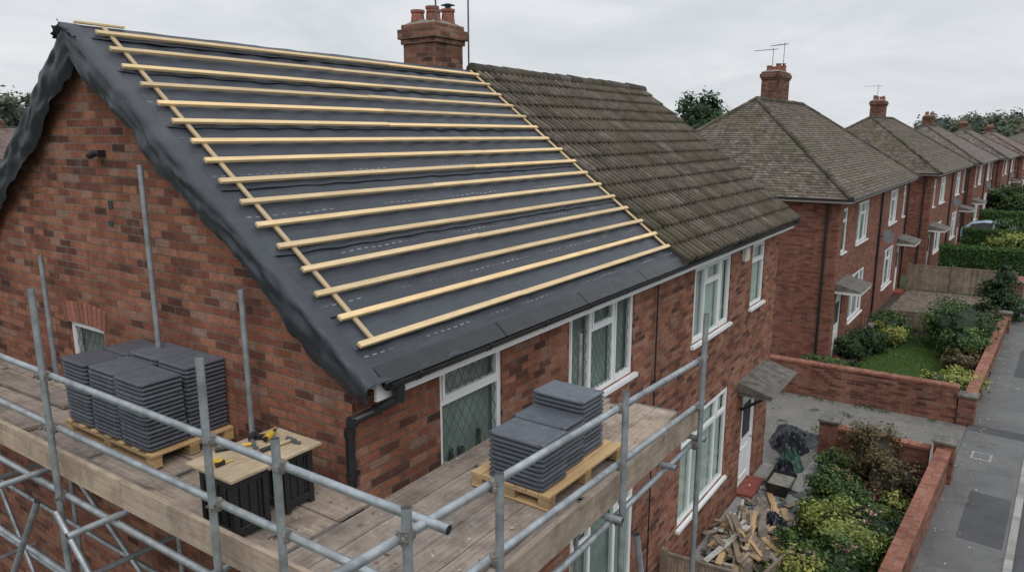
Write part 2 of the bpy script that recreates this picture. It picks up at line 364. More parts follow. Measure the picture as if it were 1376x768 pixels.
def plane_M(kind, c):
    if kind == 'front': return Matrix(((1, 0, 0, 0), (0, -1, 0, c), (0, 0, 1, 0), (0, 0, 0, 1)))
    if kind == 'back': return Matrix(((1, 0, 0, 0), (0, 1, 0, c), (0, 0, 1, 0), (0, 0, 0, 1)))
    if kind == 'left': return Matrix(((0, -1, 0, c), (1, 0, 0, 0), (0, 0, 1, 0), (0, 0, 0, 1)))
    if kind == 'right': return Matrix(((0, 1, 0, c), (1, 0, 0, 0), (0, 0, 1, 0), (0, 0, 0, 1)))

def wall(mb, M, u0, u1, z0, z1, ops, depth=0.12, mi=0):
    old = mb.M; mb.M = M
    us = sorted(set([u0, u1] + [o[0] for o in ops] + [o[1] for o in ops]))
    zs = sorted(set([z0, z1] + [o[2] for o in ops] + [o[3] for o in ops]))
    for i in range(len(us) - 1):
        for j in range(len(zs) - 1):
            cu = (us[i] + us[i + 1]) / 2; cz = (zs[j] + zs[j + 1]) / 2
            if any(o[0] < cu < o[1] and o[2] < cz < o[3] for o in ops): continue
            mb.quad([(us[i], 0, zs[j]), (us[i + 1], 0, zs[j]), (us[i + 1], 0, zs[j + 1]), (us[i], 0, zs[j + 1])], mi)
    for a, b, c, d in [o[:4] for o in ops]:
        mb.quad([(a, 0, c), (a, -depth, c), (a, -depth, d), (a, 0, d)], mi)
        mb.quad([(b, 0, c), (b, -depth, c), (b, -depth, d), (b, 0, d)], mi)
        mb.quad([(a, 0, d), (b, 0, d), (b, -depth, d), (a, -depth, d)], mi)
        mb.quad([(a, 0, c), (b, 0, c), (b, -depth, c), (a, -depth, c)], mi)
    mb.M = old

def window(mb, M, a, b, c, d, cols=(1,), trans=(None,), lattice=0, fw=0.055, sill=True, curt=0.75, cm=2):
    """materials: 0 upvc,1 glass,2 curtain,3 lead,4 dark,5 blind"""
    old = mb.M; mb.M = M
    D0, D1 = -0.09, -0.025
    mb.box((a, D0, c), (a + fw, D1, d), 0); mb.box((b - fw, D0, c), (b, D1, d), 0)
    mb.box((a + fw, D0, d - fw), (b - fw, D1 - 0.002, d), 0); mb.box((a + fw, D0, c), (b - fw, D1 - 0.002, c + fw), 0)
    if sill: mb.box((a - 0.06, -0.09, c - 0.055), (b + 0.06, 0.06, c - 0.003), 0)
    tot = sum(cols); u = a; n = len(cols)
    for i, w in enumerate(cols):
        u2 = u + (b - a) * w / tot
        l = u + (fw if i == 0 else fw / 2); r = u2 - (fw if i == n - 1 else fw / 2)
        if i < n - 1: mb.box((u2 - fw / 2, D0, c + fw), (u2 + fw / 2, D1 - 0.003, d - fw), 0)
        tt = trans[i]
        if tt:
            zt = c + (d - c) * tt
            mb.box((l, D0, zt - fw / 2), (r, D1 - 0.005, zt + fw / 2), 0)
            panes = [(c + fw, zt - fw / 2), (zt + fw / 2, d - fw)]
        else: panes = [(c + fw, d - fw)]
        for k, (z0, z1) in enumerate(panes):
            if tt and k == 1 or (not tt and i % 2 == 0 and n > 1):
                s = 0.032
                mb.box((l + .004, D0 + .02, z0 + .004), (l + s, D1 + .012, z1 - .004), 0); mb.box((r - s, D0 + .02, z0 + .004), (r - .004, D1 + .012, z1 - .004), 0)
                mb.box((l + s, D0 + .02, z0 + .004), (r - s, D1 + .010, z0 + s), 0); mb.box((l + s, D0 + .02, z1 - s), (r - s, D1 + .010, z1 - .004), 0)
                L_, R_, Z0, Z1 = l + s, r - s, z0 + s, z1 - s
            else: L_, R_, Z0, Z1 = l, r, z0, z1
            dg = -0.045
            mb.quad([(L_, dg, Z0), (R_, dg, Z0), (R_, dg, Z1), (L_, dg, Z1)], 1)
            if lattice:
                sx = lattice; sz = lattice * 1.6; w_, h_ = R_ - L_, Z1 - Z0
                nx = max(1, round(w_ / sx)); sx = w_ / nx
                for sgn in (1, -1):
                    for k2 in range(-40, 40):
                        x_a = k2 * sx; dx = sgn * h_ * sx / sz
                        t0, t1 = sorted(((0 - x_a) / dx, (w_ - x_a) / dx))
                        lo = max(0.0, t0); hi = min(1.0, t1)
                        if hi - lo > 0.01:
                            dd = dg + 0.003 + (0.001 if sgn > 0 else 0)
                            mb.beam((L_ + x_a + dx * lo, dd, Z0 + h_ * lo), (L_ + x_a + dx * hi, dd, Z0 + h_ * hi), 0.006, 0.003, 3, up=(0, 1, 0))
        u = u2
    W = b - a
    if curt > 0:
        parts = [(a + 0.01, b - 0.01)] if curt >= 1 else [(a + .01, a + W * curt / 2), (b - W * curt / 2, b - .01)]
        for (p, q) in parts:
            ph = R(0, 6)
            mb.grid(max(8, int((q - p) / 0.02)), 1, lambda s_, t_: (p + (q - p) * s_, -0.125 + 0.014 * math.sin((p + (q - p) * s_) * 62 + ph) + 0.008 * math.sin((p + (q - p) * s_) * 23), c + (d - c) * t_), cm)
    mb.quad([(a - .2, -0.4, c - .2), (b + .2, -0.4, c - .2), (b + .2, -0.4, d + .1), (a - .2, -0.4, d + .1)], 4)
    mb.M = old
WM = [M_upvc, M_glass, M_curt, M_lead, M_dark, M_blind]

def chimney(parent, x, y, z0, z1, sx, sy, pots=4, brick=None):
    mb = MB()
    h = z1
    mb.box((x - sx / 2, y - sy / 2, z0), (x + sx / 2, y + sy / 2, h - 0.30), 0)
    mb.box((x - sx / 2 - .03, y - sy / 2 - .03, h - 0.30), (x + sx / 2 + .03, y + sy / 2 + .03, h - 0.225), 0)
    mb.box((x - sx / 2 - .065, y - sy / 2 - .065, h - 0.225), (x + sx / 2 + .065, y + sy / 2 + .065, h - 0.075), 0)
    mb.box((x - sx / 2 - .02, y - sy / 2 - .02, h - 0.075), (x + sx / 2 + .02, y + sy / 2 + .02, h), 0)
    mb.obj('chimney_stack', [brick or M_sooty], parent, bevel=.008)
    mb = MB()
    a, b = sx / 2 - .01, sy / 2 - .01; A, B = sx / 2 - .12, sy / 2 - .12
    mb.add([(x - a, y - b, h), (x + a, y - b, h), (x + a, y + b, h), (x - a, y + b, h), (x - A, y - B, h + .07), (x + A, y - B, h + .07), (x + A, y + B, h + .07), (x - A, y + B, h + .07)],
           [(0, 1, 5, 4), (1, 2, 6, 5), (2, 3, 7, 6), (3, 0, 4, 7), (4, 5, 6, 7)], 1)
    for i in range(pots):
        px = x + (i % 2 - .5) * sx * .5 + R(-.02, .02) if pots > 2 else x + (i - (pots - 1) / 2) * sx * .45
        py = y + ((i // 2) - .5) * sy * .5 if pots > 2 else y
        ph = R(.16, .30)
        mb.cyl((px, py, h + .03), (px, py, h + ph), .112, 0, 16, .095)
        mb.cyl((px, py, h + ph), (px, py, h + ph + .04), .112, 0, 16)
        mb.cyl((px, py, h + ph + .041), (px, py, h + ph + .043), .078, 2, 12)  # dark disc stands in for the shade inside the hollow pot
        if i == 1:
            mb.cyl((px, py, h + ph + .045), (px, py, h + ph + .10), .05, 2, 10); mb.cyl((px, py, h + ph + .10), (px, py, h + ph + .13), .12, 2, 12, .03)
    mb.obj('chimney_pots', [M_pot, M_mort, M_black], parent)

def aerial(parent, x, y, z0, z1, ang=0.5, yagi=True, r=.012):
    mb = MB()
    mb.cyl((x, y, z0), (x, y, z1), r, 0, 8)
    if yagi:
        dx, dy = math.cos(ang), math.sin(ang); L = .9
        p = Vector((x, y, z1 - .06)); q = p + Vector((dx, dy, 0.03)) * L
        mb.cyl(p - Vector((dx, dy, 0)) * .25, q, .009, 0, 6)
        for k in range(9):
            c = p + (q - p) * (k / 8); w = .2 - .012 * k
            mb.cyl(c + Vector((-dy, dx, 0)) * w, c - Vector((-dy, dx, 0)) * w, .004, 0, 5)
    mb.obj('tv_aerial', [M_lead], parent)

def ridge_tiles(mb, p0, p1, r=.11, mi=0, seg=.42):
    p0 = Vector(p0); p1 = Vector(p1); L = (p1 - p0).length; n = max(1, round(L / seg)); d = (p1 - p0) / n
    for i in range(n):
        a = p0 + d * i; b = p0 + d * (i + 1.03)
        j = Vector((0, 0, R(-.008, .008)))
        mb.cyl(a + j, b + j, r * R(.97, 1.04), mi, 12, r * .92)

# ================================================================ HOUSE 1
GX, WX = 3.55, 15.6
FY, BY = 3.85, 10.45
EY, EZ, SL = 3.55, 5.5, 0.74
cP = 1 / math.sqrt(1 + SL * SL); sP = SL * cP; RL = 3.6 / cP
PARTY = 9.38
house = empty('brick_house')
def rp(x, t, h=0, rear=False):
    y = EY + t * cP - h * sP
    if rear: y = 14.3 - y
    return (x, y, EZ + t * sP + h * cP)

mf = plane_M('front', FY); mg = plane_M('left', GX)
front_ops = [(4.56, 5.5, 4.2, 5.27), (6.8, 8.5, 4.12, 5.27), (10.7, 12.5, 3.95, 5.2), (13.75, 14.6, 3.95, 5.2),
             (6.9, 8.7, .95, 2.65), (10.45, 12.75, .9, 2.7), (13.75, 14.7, .12, 2.2)]
mb = MB()
wall(mb, mf, GX, WX, 0, 5.46, front_ops)
gop = (7.40, 8.12, 4.66, 5.27)
wall(mb, mg, FY, BY, 0, 5.5, [gop])
wall(mb, plane_M('right', WX), FY, BY, 0, 5.5, [])
wall(mb, plane_M('back', BY), GX, WX, 0, 5.46, [])
for x in (GX, WX):
    ap = 5.5 + (7.15 - EY) * SL - .07
    e = 5.5 + (FY - EY) * SL - .07
    mb.add([(x, FY, 5.5), (x, BY, 5.5), (x, BY, e), (x, 7.15, ap), (x, FY, e)], [(0, 1, 2, 3, 4)])
mb.obj('walls', [M_brick], house)
mb = MB(); mb.box((3.62, 10.452, 0), (9, 15.5, 3.1), 0); mb.box((3.56, 10.453, 3.1), (9.1, 15.6, 3.24), 1)
mb.obj('rear_extension', [M_brick, M_canopy], house)
M_arch = simple('arch_brick', (0.32, 0.13, 0.085), .9, 30, .35, tvar=.25, bump=.4)
mb = MB()
for i in range(10):
    f_ = (i - 4.5) / 4.5
    yc = 7.76 + f_ * .40; zc = 5.27 + .125 - abs(f_) ** 2 * .03
    X = Matrix.Translation((GX, yc, zc)) @ Matrix.Rotation(-f_ * .20, 4, 'X')
    mb.box((-.012, -.035, -.11), (.02, .035, .11), 0, None, X)
mb.obj('window_arch', [M_arch], house)
mb = MB()
window(mb, mf, *front_ops[0], (1,), (.66,), .115, curt=1, cm=5)
window(mb, mf, *front_ops[1], (1, 1.1, 1), (None, .72, None), .115, curt=1, cm=5)
window(mb, mf, *front_ops[2], (1, 1.3, 1), (None, .72, None), .0, curt=1)
window(mb, mf, *front_ops[3], (1,), (.7,), .0, curt=1)
window(mb, mf, *front_ops[4], (1, 1.3, 1), (.74, None, .74), .0, curt=1, cm=5)
window(mb, mf, *front_ops[5], (1, 2.0, 1), (.74, .74, .74), .0, curt=1)
window(mb, mg, *gop, (1,), (None,), .10, curt=1, cm=5)
mb.obj('windows', WM, house)
mb = MB(mf)
mb.cyl((4.80, -.085, 4.26), (4.80, -.085, 4.40), .03, 0, 12, .02); mb.cyl((4.95, -.085, 4.26), (4.95, -.085, 4.36), .03, 0, 12, .035)
mb.cyl((5.22, -.085, 4.26), (5.22, -.085, 4.45), .025, 0, 12, .02)
mb.obj('window_ornaments', [M_dark], house)
# door
mb = MB(mf)
a, b = 13.75, 14.7
mb.box((a, -.10, .12), (a + .06, -.03, 2.2), 0); mb.box((b - .06, -.10, .12), (b, -.03, 2.2), 0); mb.box((a + .06, -.10, 2.13), (b - .06, -.032, 2.2), 0)
mb.box((a + .06, -.09, .14), (b - .06, -.05, 2.13), 0)
for (u0, u1, z0, z1) in ((a + .17, b - .17, .3, .95), (a + .17, b - .17, 1.15, 1.95)):
    mb.box((u0, -.05, z0), (u1, -.035, z0 + .03), 0); mb.box((u0, -.05, z1 - .03), (u1, -.035, z1), 0)
    mb.box((u0, -.05, z0), (u0 + .03, -.036, z1), 0); mb.box((u1 - .03, -.05, z0), (u1, -.036, z1), 0)
mb.box((a + .2, -.05, 1.18), (b - .2, -.045, 1.92), 1)
mb.cyl((b - .13, -.05, 1.05), (b - .13, .0, 1.05), .02, 2); mb.box((a, 0.0, 0), (b, .3, .12), 3)
mb.obj('front_door', [M_upvc, M_dark, M_steel, M_redstep], house)
mb = MB(mf)
mb.box((13.4, 0, 2.30), (15.1, .62, 2.40), 0)
mb.add([(13.33, .0, 2.58), (15.17, .0, 2.58), (15.17, .68, 2.40), (13.33, .68, 2.40), (13.33, 0, 2.39), (15.17, 0, 2.39)], [(0, 1, 2, 3), (0, 3, 4), (1, 2, 5)], 1)
for u in (13.6, 14.9): mb.beam((u, .02, 1.95), (u, .5, 2.3), .05, .05, 2, up=(1, 0, 0))
mb.obj('door_canopy', [M_mort, M_canopy, M_black], house)
mb = MB(mf)
mb.box((13.05, 0, 4.95), (13.3, .08, 5.2), 0); mb.obj('alarm_box', [simple('alarm_white', (.6, .58, .5), .5)], house, bevel=.01)
# fascia, soffit, gutters
mb = MB()
mb.box((3.56, 3.60, 5.31), (15.72, 3.625, 5.53), 0); mb.box((3.56, 3.625, 5.40), (15.72, 3.85, 5.415), 0)
mb.box((3.45, 10.675, 5.36), (15.72, 10.70, 5.53), 0)
mb.beam(rp(15.7, -.02, -.09), rp(15.7, RL, -.09), .025, .16, 0, up=(0, -sP, cP))
mb.obj('fascia_boards', [M_upvc], house)
def gutter(mb, x0, x1, yc, zc, r=.062):
    n = 10
    mb.grid(1, n, lambda s_, t_: (x0 + (x1 - x0) * s_, yc + r * math.cos(math.pi * (1 + t_)), zc + r * math.sin(math.pi * (1 + t_)) * 1.0), 0)
    mb.grid(1, n, lambda s_, t_: (x0 + (x1 - x0) * s_, yc + (r - .006) * math.cos(math.pi * (1 + t_)), zc + (r - .006) * math.sin(math.pi * (1 + t_))), 0)
    mb.box((x0, yc - r - .004, zc - .006), (x1, yc - r + .006, zc + .006), 0)
    for xe in (x0, x1):
        mb.add([(xe, yc + r * math.cos(math.pi * (1 + k / n)), zc + r * math.sin(math.pi * (1 + k / n))) for k in range(n + 1)], [list(range(n + 1))], 0)
    x = x0 + .3
    while x < x1:
        mb.grid(1, n, lambda s_, t_: (x + .03 * s_, yc + (r + .006) * math.cos(math.pi * (1 + t_)), zc + (r + .006) * math.sin(math.pi * (1 + t_))), 0)
        mb.box((x, yc - r - .01, zc - .008), (x + .03, yc - r + .01, zc + .012), 0)
        x += .9
mb = MB()
gutter(mb, 3.60, 15.7, 3.535, 5.455, .058)
gutter(mb, 3.52, 15.7, 10.765, 5.47)
P = [(3.72, 3.535, 5.42), (3.72, 3.535, 5.31), (3.62, 3.66, 5.22), (3.47, 3.77, 5.15), (3.47, 3.80, 5.06), (3.47, 3.80, 0.1)]
for p, q in zip(P[:-1], P[1:]):
    mb.cyl(p, q, .036, 0, 14)
for p in P[1:-1]: mb.cyl((p[0], p[1], p[2] - .03), (p[0], p[1], p[2] + .03), .044, 0, 14)
mb.cyl((3.72, 3.535, 5.34), (3.72, 3.535, 5.46), .05, 0, 14)
for z in (4.7, 3.2, 1.8): mb.cyl((3.47, 3.80, z), (3.47, 3.80, z + .03), .046, 0, 14); mb.box((3.47, 3.79, z), (3.55, 3.82, z + .03), 0)
mb.cyl((9.15, 3.80, 5.36), (9.15, 3.80, .1), .012, 0, 8)
x = 3.55
while x < PARTY:
    xe = min(x + 1.5, PARTY)
    mb.add([rp(x, -.06, .010), rp(xe + .03, -.06, .010), rp(xe + .03, .10, .022), rp(x, .10, .022), rp(x, -.075, -.03), rp(xe + .03, -.075, -.03)], [(0, 1, 2, 3), (4, 5, 1, 0)], 0)
    x = xe
mb.obj('gutter_and_downpipe', [M_black], house)

# underlay
mb = MB()
def nz(x, y, z=0): return noise.noise(Vector((x, y, z)))
def und_h(x, t):
    s = math.sin(math.pi * (x - 3.55) / .42) ** 2
    return -.016 * s * (.6 + .8 * nz(x * .6, t * .8)) + .006 * nz(x * 5, t * 3, 4) + .006 * nz(x * .9, t * 11, 9)
laps = [-0.05, .28, .62, 1.30, 2.10, 2.95, 3.75]
for rear in (False, True):
    for k, t0 in enumerate(laps):
        t1 = (laps[k + 1] + .12) if k + 1 < len(laps) else RL + .01
        ph = R(0, 9)
        mb.grid(190, 14, lambda s_, t_: rp(3.40 + (PARTY + .1 - 3.40) * s_, t0 + (t1 - t0) * t_ + .008 * nz(s_ * 6, ph) * (1 - t_), und_h(3.4 + 6 * s_, t0 + (t1 - t0) * t_) + .014 * (1 - t_) ** 3 + .006 * nz(s_ * 25, ph) * (1 - t_) ** 2, rear), 0,
                (.25, .85, .35, .65, .4, .75, .45)[k], True, lambda s_, t_: (3.4 + 6 * s_, t0 + (t1 - t0) * t_))
# drape over the verges
for rear in (False, True):
    def dr(s_, t_, rear=rear):
        t = -.04 + (RL + .04) * s_
        w = .25 + .10 * nz(t * 1.1, 3.3) + .05 * nz(t * 4, 1)
        if t < .25: w *= .6 + .4 * max(0, t + .04) / .29
        fold = nz(t * 2.6, 7.7) * .6 + nz(t * 8, t_ * 2, 2.2) * .5
        if t_ < .15:
            q = t_ / .15; p = rp(3.55 - .16 * q, t, .008 + .016 * math.sin(math.pi * q) + .01 * nz(t * 6, q))
        else:
            q = (t_ - .15) / .85
            x = 3.385 - .035 * math.sin(q * 2.4) + q * .07 + .055 * fold * (q ** .6) + .035 * nz(t * 4.0, q * 3.5, 5)
            x = min(x, 3.525)
            p0 = rp(x, t, 0)
            p = (x, p0[1] + .03 * nz(t * 3, q * 2, 8) + q * w * sP * .35, p0[2] - q * w * 1.12 + .016 * nz(t * 9, q * 3))
        if rear: p = (p[0], 14.3 - p[1], p[2])
        return p
    mb.grid(220, 16, dr, 0, .35, True, lambda s_, t_: (s_ * 4.5, .1))
mb.grid(150, 8, lambda s_, t_: (3.36 + (PARTY - 3.36) * s_, 7.15 + (t_ - .5) * .34, 8.164 + .014 - abs(t_ - .5) * .34 * SL + .008 * nz(s_ * 30, t_ * 3)), 0, .3, True, lambda s_, t_: (s_ * 6, .1))
mb.obj('roof_underlay', [M_und], house, recalc=False)
mb = MB()
mb.grid(24, 16, lambda s_, t_: (3.34 + .06 * math.sin(math.pi * t_) * 1 + .12 * t_ + .05 * nz(s_ * 6, t_ * 4), 7.15 + (s_ - .5) * (.30 + .5 * t_) , 8.20 - abs(s_ - .5) * (.30 + .5 * t_) * SL - t_ * .34 + .035 * nz(s_ * 7, t_ * 6, 3)), 0, .3, True, lambda s_, t_: (s_ * 3, .1))
mb.obj('underlay_apex', [M_und], house, recalc=False)
# battens
mb = MB(); 
for i in range(16):
    t = (3.79 - EY) / cP + i * .2695
    x0 = 3.60 + R(-.035, .035); xm = R(5.5, 7.5)
    ta, tm, tb_ = t + R(-.007, .007), t + R(-.006, .006), t + R(-.009, .009)
    for (xa, xb, u_, v_) in ((x0, xm, ta, tm), (xm + .003, PARTY + R(-.01, .07), tm + R(-.004, .004), tb_)):
        mb.beam(rp(xa, u_, .038), rp(xb, v_, .038 + R(-.004, .004)), .050, .026, 0, up=(0, -sP, cP), t=R(.2, 1))
mb.beam(rp(3.74, .28, .016), rp(3.74, RL, .016), .04, .02, 0, up=(0, -sP, cP))
mb.beam(rp(PARTY - .03, .30, .016), rp(PARTY - .03, RL, .016), .04, .02, 0, up=(0, -sP, cP))
for i in range(12):
    t = (3.79 - EY) / cP + i * .33
    mb.beam(rp(3.6, t, .038, True), rp(PARTY, t, .038, True), .05, .025, 0, up=(0, sP, cP))
mb.beam((3.5, 7.17, 8.2), (3.95, 7.17, 8.2), .05, .02, 0)
mb.obj('battens', [M_batten], house, bevel=.002)
# tiled half
def tile_slope(mb, x0, x1, rear):
    roll = .165; tilew = 2 * roll; gauge = .325; n = math.ceil(RL / gauge); K = 9
    nt_ = math.ceil((x1 - x0) / tilew)
    for r in range(n):
        tb = r * gauge - .04; te = min(tb + gauge + .03, RL + .02)
        for k in range(nt_):
            xa = x0 + k * tilew; xb = min(xa + tilew, x1)
            if xb - xa < .03: continue
            ts = R(-.008, .008); lift = R(-.004, .006); tv = min(1, max(0, random.gauss(.5, .2)))
            m = max(3, int((xb - xa) / roll * K + .5))
            def prof(x):
                q = ((x - x0) % roll) / roll
                return .046 * (max(0, math.sin(math.pi * min(1, q / .55))) ** .8 if q < .55 else 0) - .006 * (1 if q > .55 else 0)
            vs = []; uv = []
            rot = R(-.012, .012)
            for (tt, hh) in ((tb + ts, -.02), (tb + ts, .052 + lift), (te, .020)):
                for i in range(m + 1):
                    x = xa + (xb - xa) * i / m
                    pr_ = prof(min(x, xb - 1e-4))
                    vs.append(rp(x, tt + rot * (x - xa), hh + (pr_ if hh > -.01 else 0), rear)); uv.append((x, tt))
            fs = []
            for j in range(2):
                for i in range(m): a_ = j * (m + 1) + i; fs.append([a_, a_ + 1, a_ + m + 2, a_ + m + 1])
            mb.add(vs, fs, 0, [[uv[q] for q in f_] for f_ in fs], tv, True)
mb = MB()
tile_slope(mb, PARTY + .02, 15.78, False)
mb.obj('tiled_roof', [M_ctile], house, recalc=False)
mb = MB()
mb.add([rp(PARTY + .02, -.04, .04, True), rp(15.78, -.04, .04, True), rp(15.78, RL, .04, True), rp(PARTY + .02, RL, .04, True)], [(0, 1, 2, 3)], 0, [[(0, 0), (6, 0), (6, 4), (0, 4)]])
for x in (PARTY + .03, 15.77):
    for rear in (False, True):
        mb.beam(rp(x, -.04, .0, rear), rp(x, RL, .0, rear), .02, .08, 0, up=(0, -sP, cP) if not rear else (0, sP, cP))
ridge_tiles(mb, (PARTY + .02, 7.15, 8.19), (15.8, 7.15, 8.19), .115, 0)
mb.obj('ridge_tiles', [M_ridge], house)
mb = MB()
for i in range(2600):
    t = int(R(0, 13)) * .325 + R(-.05, .04); x = PARTY + .02 + (int(R(0, 38)) + R(.5, 1.05)) * .165
    if x > 15.7 or nz(x * .7, t * .7, 3) + R(-.25, .25) < 0.0: continue
    s_ = R(.008, .026); p = Vector(rp(x, max(0, t), .050))
    vs = [p + Vector((R(-s_, s_) * 1.6, R(-s_, s_), R(0, s_ * .7))) for _ in range(5)]
    mb.add(vs, [(0, 1, 2), (0, 2, 3), (0, 3, 4), (1, 2, 4)], 0, None, R(0, 1))
mb.obj('moss', [leaf_mat('moss', (0.03, 0.028, 0.014), (0.07, 0.064, 0.028), (0.14, 0.125, 0.07), .95)], house)
chimney(house, 9.4, 7.92, 7.0, 8.90, .70, .66, 4)
aerial(house, 9.12, 7.62, 8.0, 10.6, .4, False, .014)
aerial(house, 9.98, 7.65, 7.9, 10.4, .4, False, .014)
mb = MB()
mb.box((3.48, 6.98, 7.00), (3.55, 7.12, 7.06), 0); mb.cyl((3.50, 7.05, 7.03), (3.42, 7.05, 7.0), .025, 0)
for (y, z, h) in ((6.95, 6.52, .14), (6.98, 6.35, .1)): mb.box((3.54, y, z), (3.551, y + .07, z + h * .5), 1)
mb.obj('gable_bracket', [M_black, M_dark], house)

# ================================================================ SCAFFOLDING
scaf = empty('scaffolding')
TZ = 4.6
TR = .0242
mt = MB(); mc = MB()
def tube(p, q):
    mt.cyl(p, q, TR, 0, 16, caps=False)
    p = Vector(p); q = Vector(q); d = (q - p).normalized() * .03
    mt.cyl(p + d * .1, p + d, TR * .86, 1, 12); mt.cyl(q - d * .1, q - d, TR * .86, 1, 12)
def coup(p):
    x, y, z = p
    mc.cyl((x, y, z - .032), (x, y, z + .032), .034, 0, 12)
    mc.box((x - .03, y - .03, z - .022), (x + .04, y + .035, z + .022), 0)
    s1 = random.choice((-1, 1)); mc.cyl((x, y + .02, z + .01), (x - .06, y - .045 * s1, z + .01), .009, 0, 8)
    mc.cyl((x + .02, y + .03, z), (x - .045, y + .04, z - .012), .009, 0, 8)
    mc.cyl((x - .06, y - .045 * s1, z + .01), (x - .072, y - .053 * s1, z + .01), .015, 0, 6)
OX, OY = 2.33, 2.07
gposts = [(9.6, 6.4), (8.3, 6.3), (5.74, 6.12), (3.70, 5.97), (3.08, 5.62)]
for (y, zt) in gposts: tube((OX - .05, y, 0), (OX - .05 + R(-.015, .015), y, zt))
tube((2.16, 2.03, 0), (2.16, 2.03, 5.60))
fposts = [(2.85, 5.48), (4.38, 5.47), (5.93, 5.70)]
for (x, zt) in fposts: tube((x, OY - .05, 0), (x + R(-.01, .01), OY - .05, zt))
inner = [(8.2, 5.98), (6.12, 6.95), (4.85, 6.02)]
for (y, zt) in inner: tube((3.40, y, 0), (3.40, y + .02, zt))
tube((6.32, 3.45, 0), (6.32, 3.45, 5.22))
for z in (5.45, 5.04):
    tube((OX, 11.5, z + .02), (OX, 1.93 if z > 5.2 else 2.15, z - .01))
    for (y, _) in gposts: coup((OX - .025, y, z))
for (z, z2) in ((5.46, 5.26), (5.02, 4.84)):
    tube((1.70 if z > 5.2 else 1.9, OY, z), (6.12, OY, z2))
    for (x, _) in fposts: coup((x, OY - .025, z + (z2 - z) * (x - 1.8) / 4.3))
    coup((2.16, 2.04, z))
for z in (4.49, 3.75, 3.0, 2.2):
    tube((OX - .0, 11.5, z), (OX, 1.6 if z > 4 else 2.0, z)); tube((3.33, 11.5, z), (3.33, 3.8, z))
    for (y, _) in gposts: coup((OX - .025, y, z))
for z in (4.49,):
    tube((1.8, OY + .02, z), (6.12, OY + .02, z)); tube((2.3, 3.40, z), (6.40, 3.40, z))
    for (x, _) in fposts: coup((x, OY - .02, z))
for y in np.arange(2.6, 11.2, 1.2): tube((2.0, y, 4.54), (3.5, y, 4.54))
for y in (5.74, 8.3, 9.6):
    for z in (3.70, 2.15): tube((2.1, y + .06, z), (3.5, y + .06, z))
for x in (3.1, 4.3, 5.3, 5.98): tube((x, 1.98, 4.54), (x, 3.6, 4.54))
tube((OX - .1, 9.3, .2), (OX - .1, 6.0, 4.4)); tube((OX - .1, 3.4, 2.4), (OX - .1, 5.7, 4.4))
tube((OX + .9, 8.6, 4.3), (OX + .9, 5.4, 2.3)); tube((OX + .9, 10.6, 4.4), (OX + .9, 9.0, 2.0))
tube((4.5, OY - .11, 4.35), (5.5, OY - .11, 1.0))
mt.obj('tubes', [M_steel, M_black], scaf); mc.obj('couplers', [M_rust], scaf, bevel=.004)
mb = MB(); me_ = MB()
bw = .222
for k in range(5):
    x = 2.42 + k * (bw + .006); cuts = [2.2, 5.1 + (k % 2) * .9, 8.6 + (k % 2) * .6, 11.6]
    bwk = .13 if k == 4 else bw
    for a_, b_ in zip(cuts[:-1], cuts[1:]):
        dz = R(-.008, .009); dx_ = R(-.002, .002)
        if a_ < 3.5: a_ = 3.52
        mb.box((x + dx_, a_ + .006, TZ - .038 + dz), (x + bwk + dx_, b_ - .006, TZ + dz), 0)
        for e_ in (a_ + .006, b_ - .006 - .03): me_.box((x - .002, e_, TZ - .03 + dz), (x + bwk + .002, e_ + .03, TZ + dz + .002), 0)
for k in range(6):
    y = 2.15 + k * (bw + .006); cuts = [2.25 + (.0 if k < 1 else R(-.06, .06)), 4.3 + (k % 2) * .7, 6.25 + R(-.15, .1)]
    for a_, b_ in zip(cuts[:-1], cuts[1:]):
        dz = R(-.008, .009)
        mb.box((a_ + .006, y, TZ - .034 + dz), (b_ - .006, y + bw, TZ + .004 + dz), 0)
        for e_ in (a_ + .006, b_ - .036): me_.box((e_, y - .002, TZ - .03 + dz), (e_ + .03, y + bw + .002, TZ + .006 + dz), 0)
mb.beam((2.62, 7.0, TZ + .028), (2.75, 10.4, TZ + .028), .22, .038, 0); mb.beam((3.15, 7.3, TZ + .028), (3.05, 10.9, TZ + .028), .22, .038, 0)
mb.obj('boards', [M_board], scaf, bevel=.004); me_.obj('board_end_bands', [M_rust], scaf)
mb = MB()
for (a_, b_) in ((2.2, 4.95), (4.96, 8.5), (8.51, 11.6)):
    mb.box((OX + .028, a_, TZ + .0), (OX + .066, b_, TZ + .215), 0)
for (a_, b_) in ((2.36, 3.9), (3.905, 6.2)):
    mb.box((a_, OY + .03, TZ + .0 - (.02 if a_ > 3 else 0)), (b_, OY + .068, TZ + .215 - (.02 if a_ > 3 else 0)), 0)
mb.obj('toe_boards', [M_toe], scaf, bevel=.004)
mb = MB()
for i in range(420):
    if R(0, 1) < .5: x, y = R(2.45, 3.5), R(3.6, 7.5)
    else: x, y = R(2.5, 6.1), R(2.2, 3.5)
    s_ = R(.004, .018); p = Vector((x, y, TZ + .008 + s_ * .3))
    vs = [p + Vector((R(-s_, s_), R(-s_, s_), R(-.3 * s_, s_ * .8))) for _ in range(5)]
    mb.add(vs, [(0, 1, 2), (0, 2, 3), (0, 3, 4), (1, 2, 4)], random.choice((0, 1, 2)), None, R(0, 1))
mb.obj('mortar_crumbs', [M_white, M_arch, M_mort])

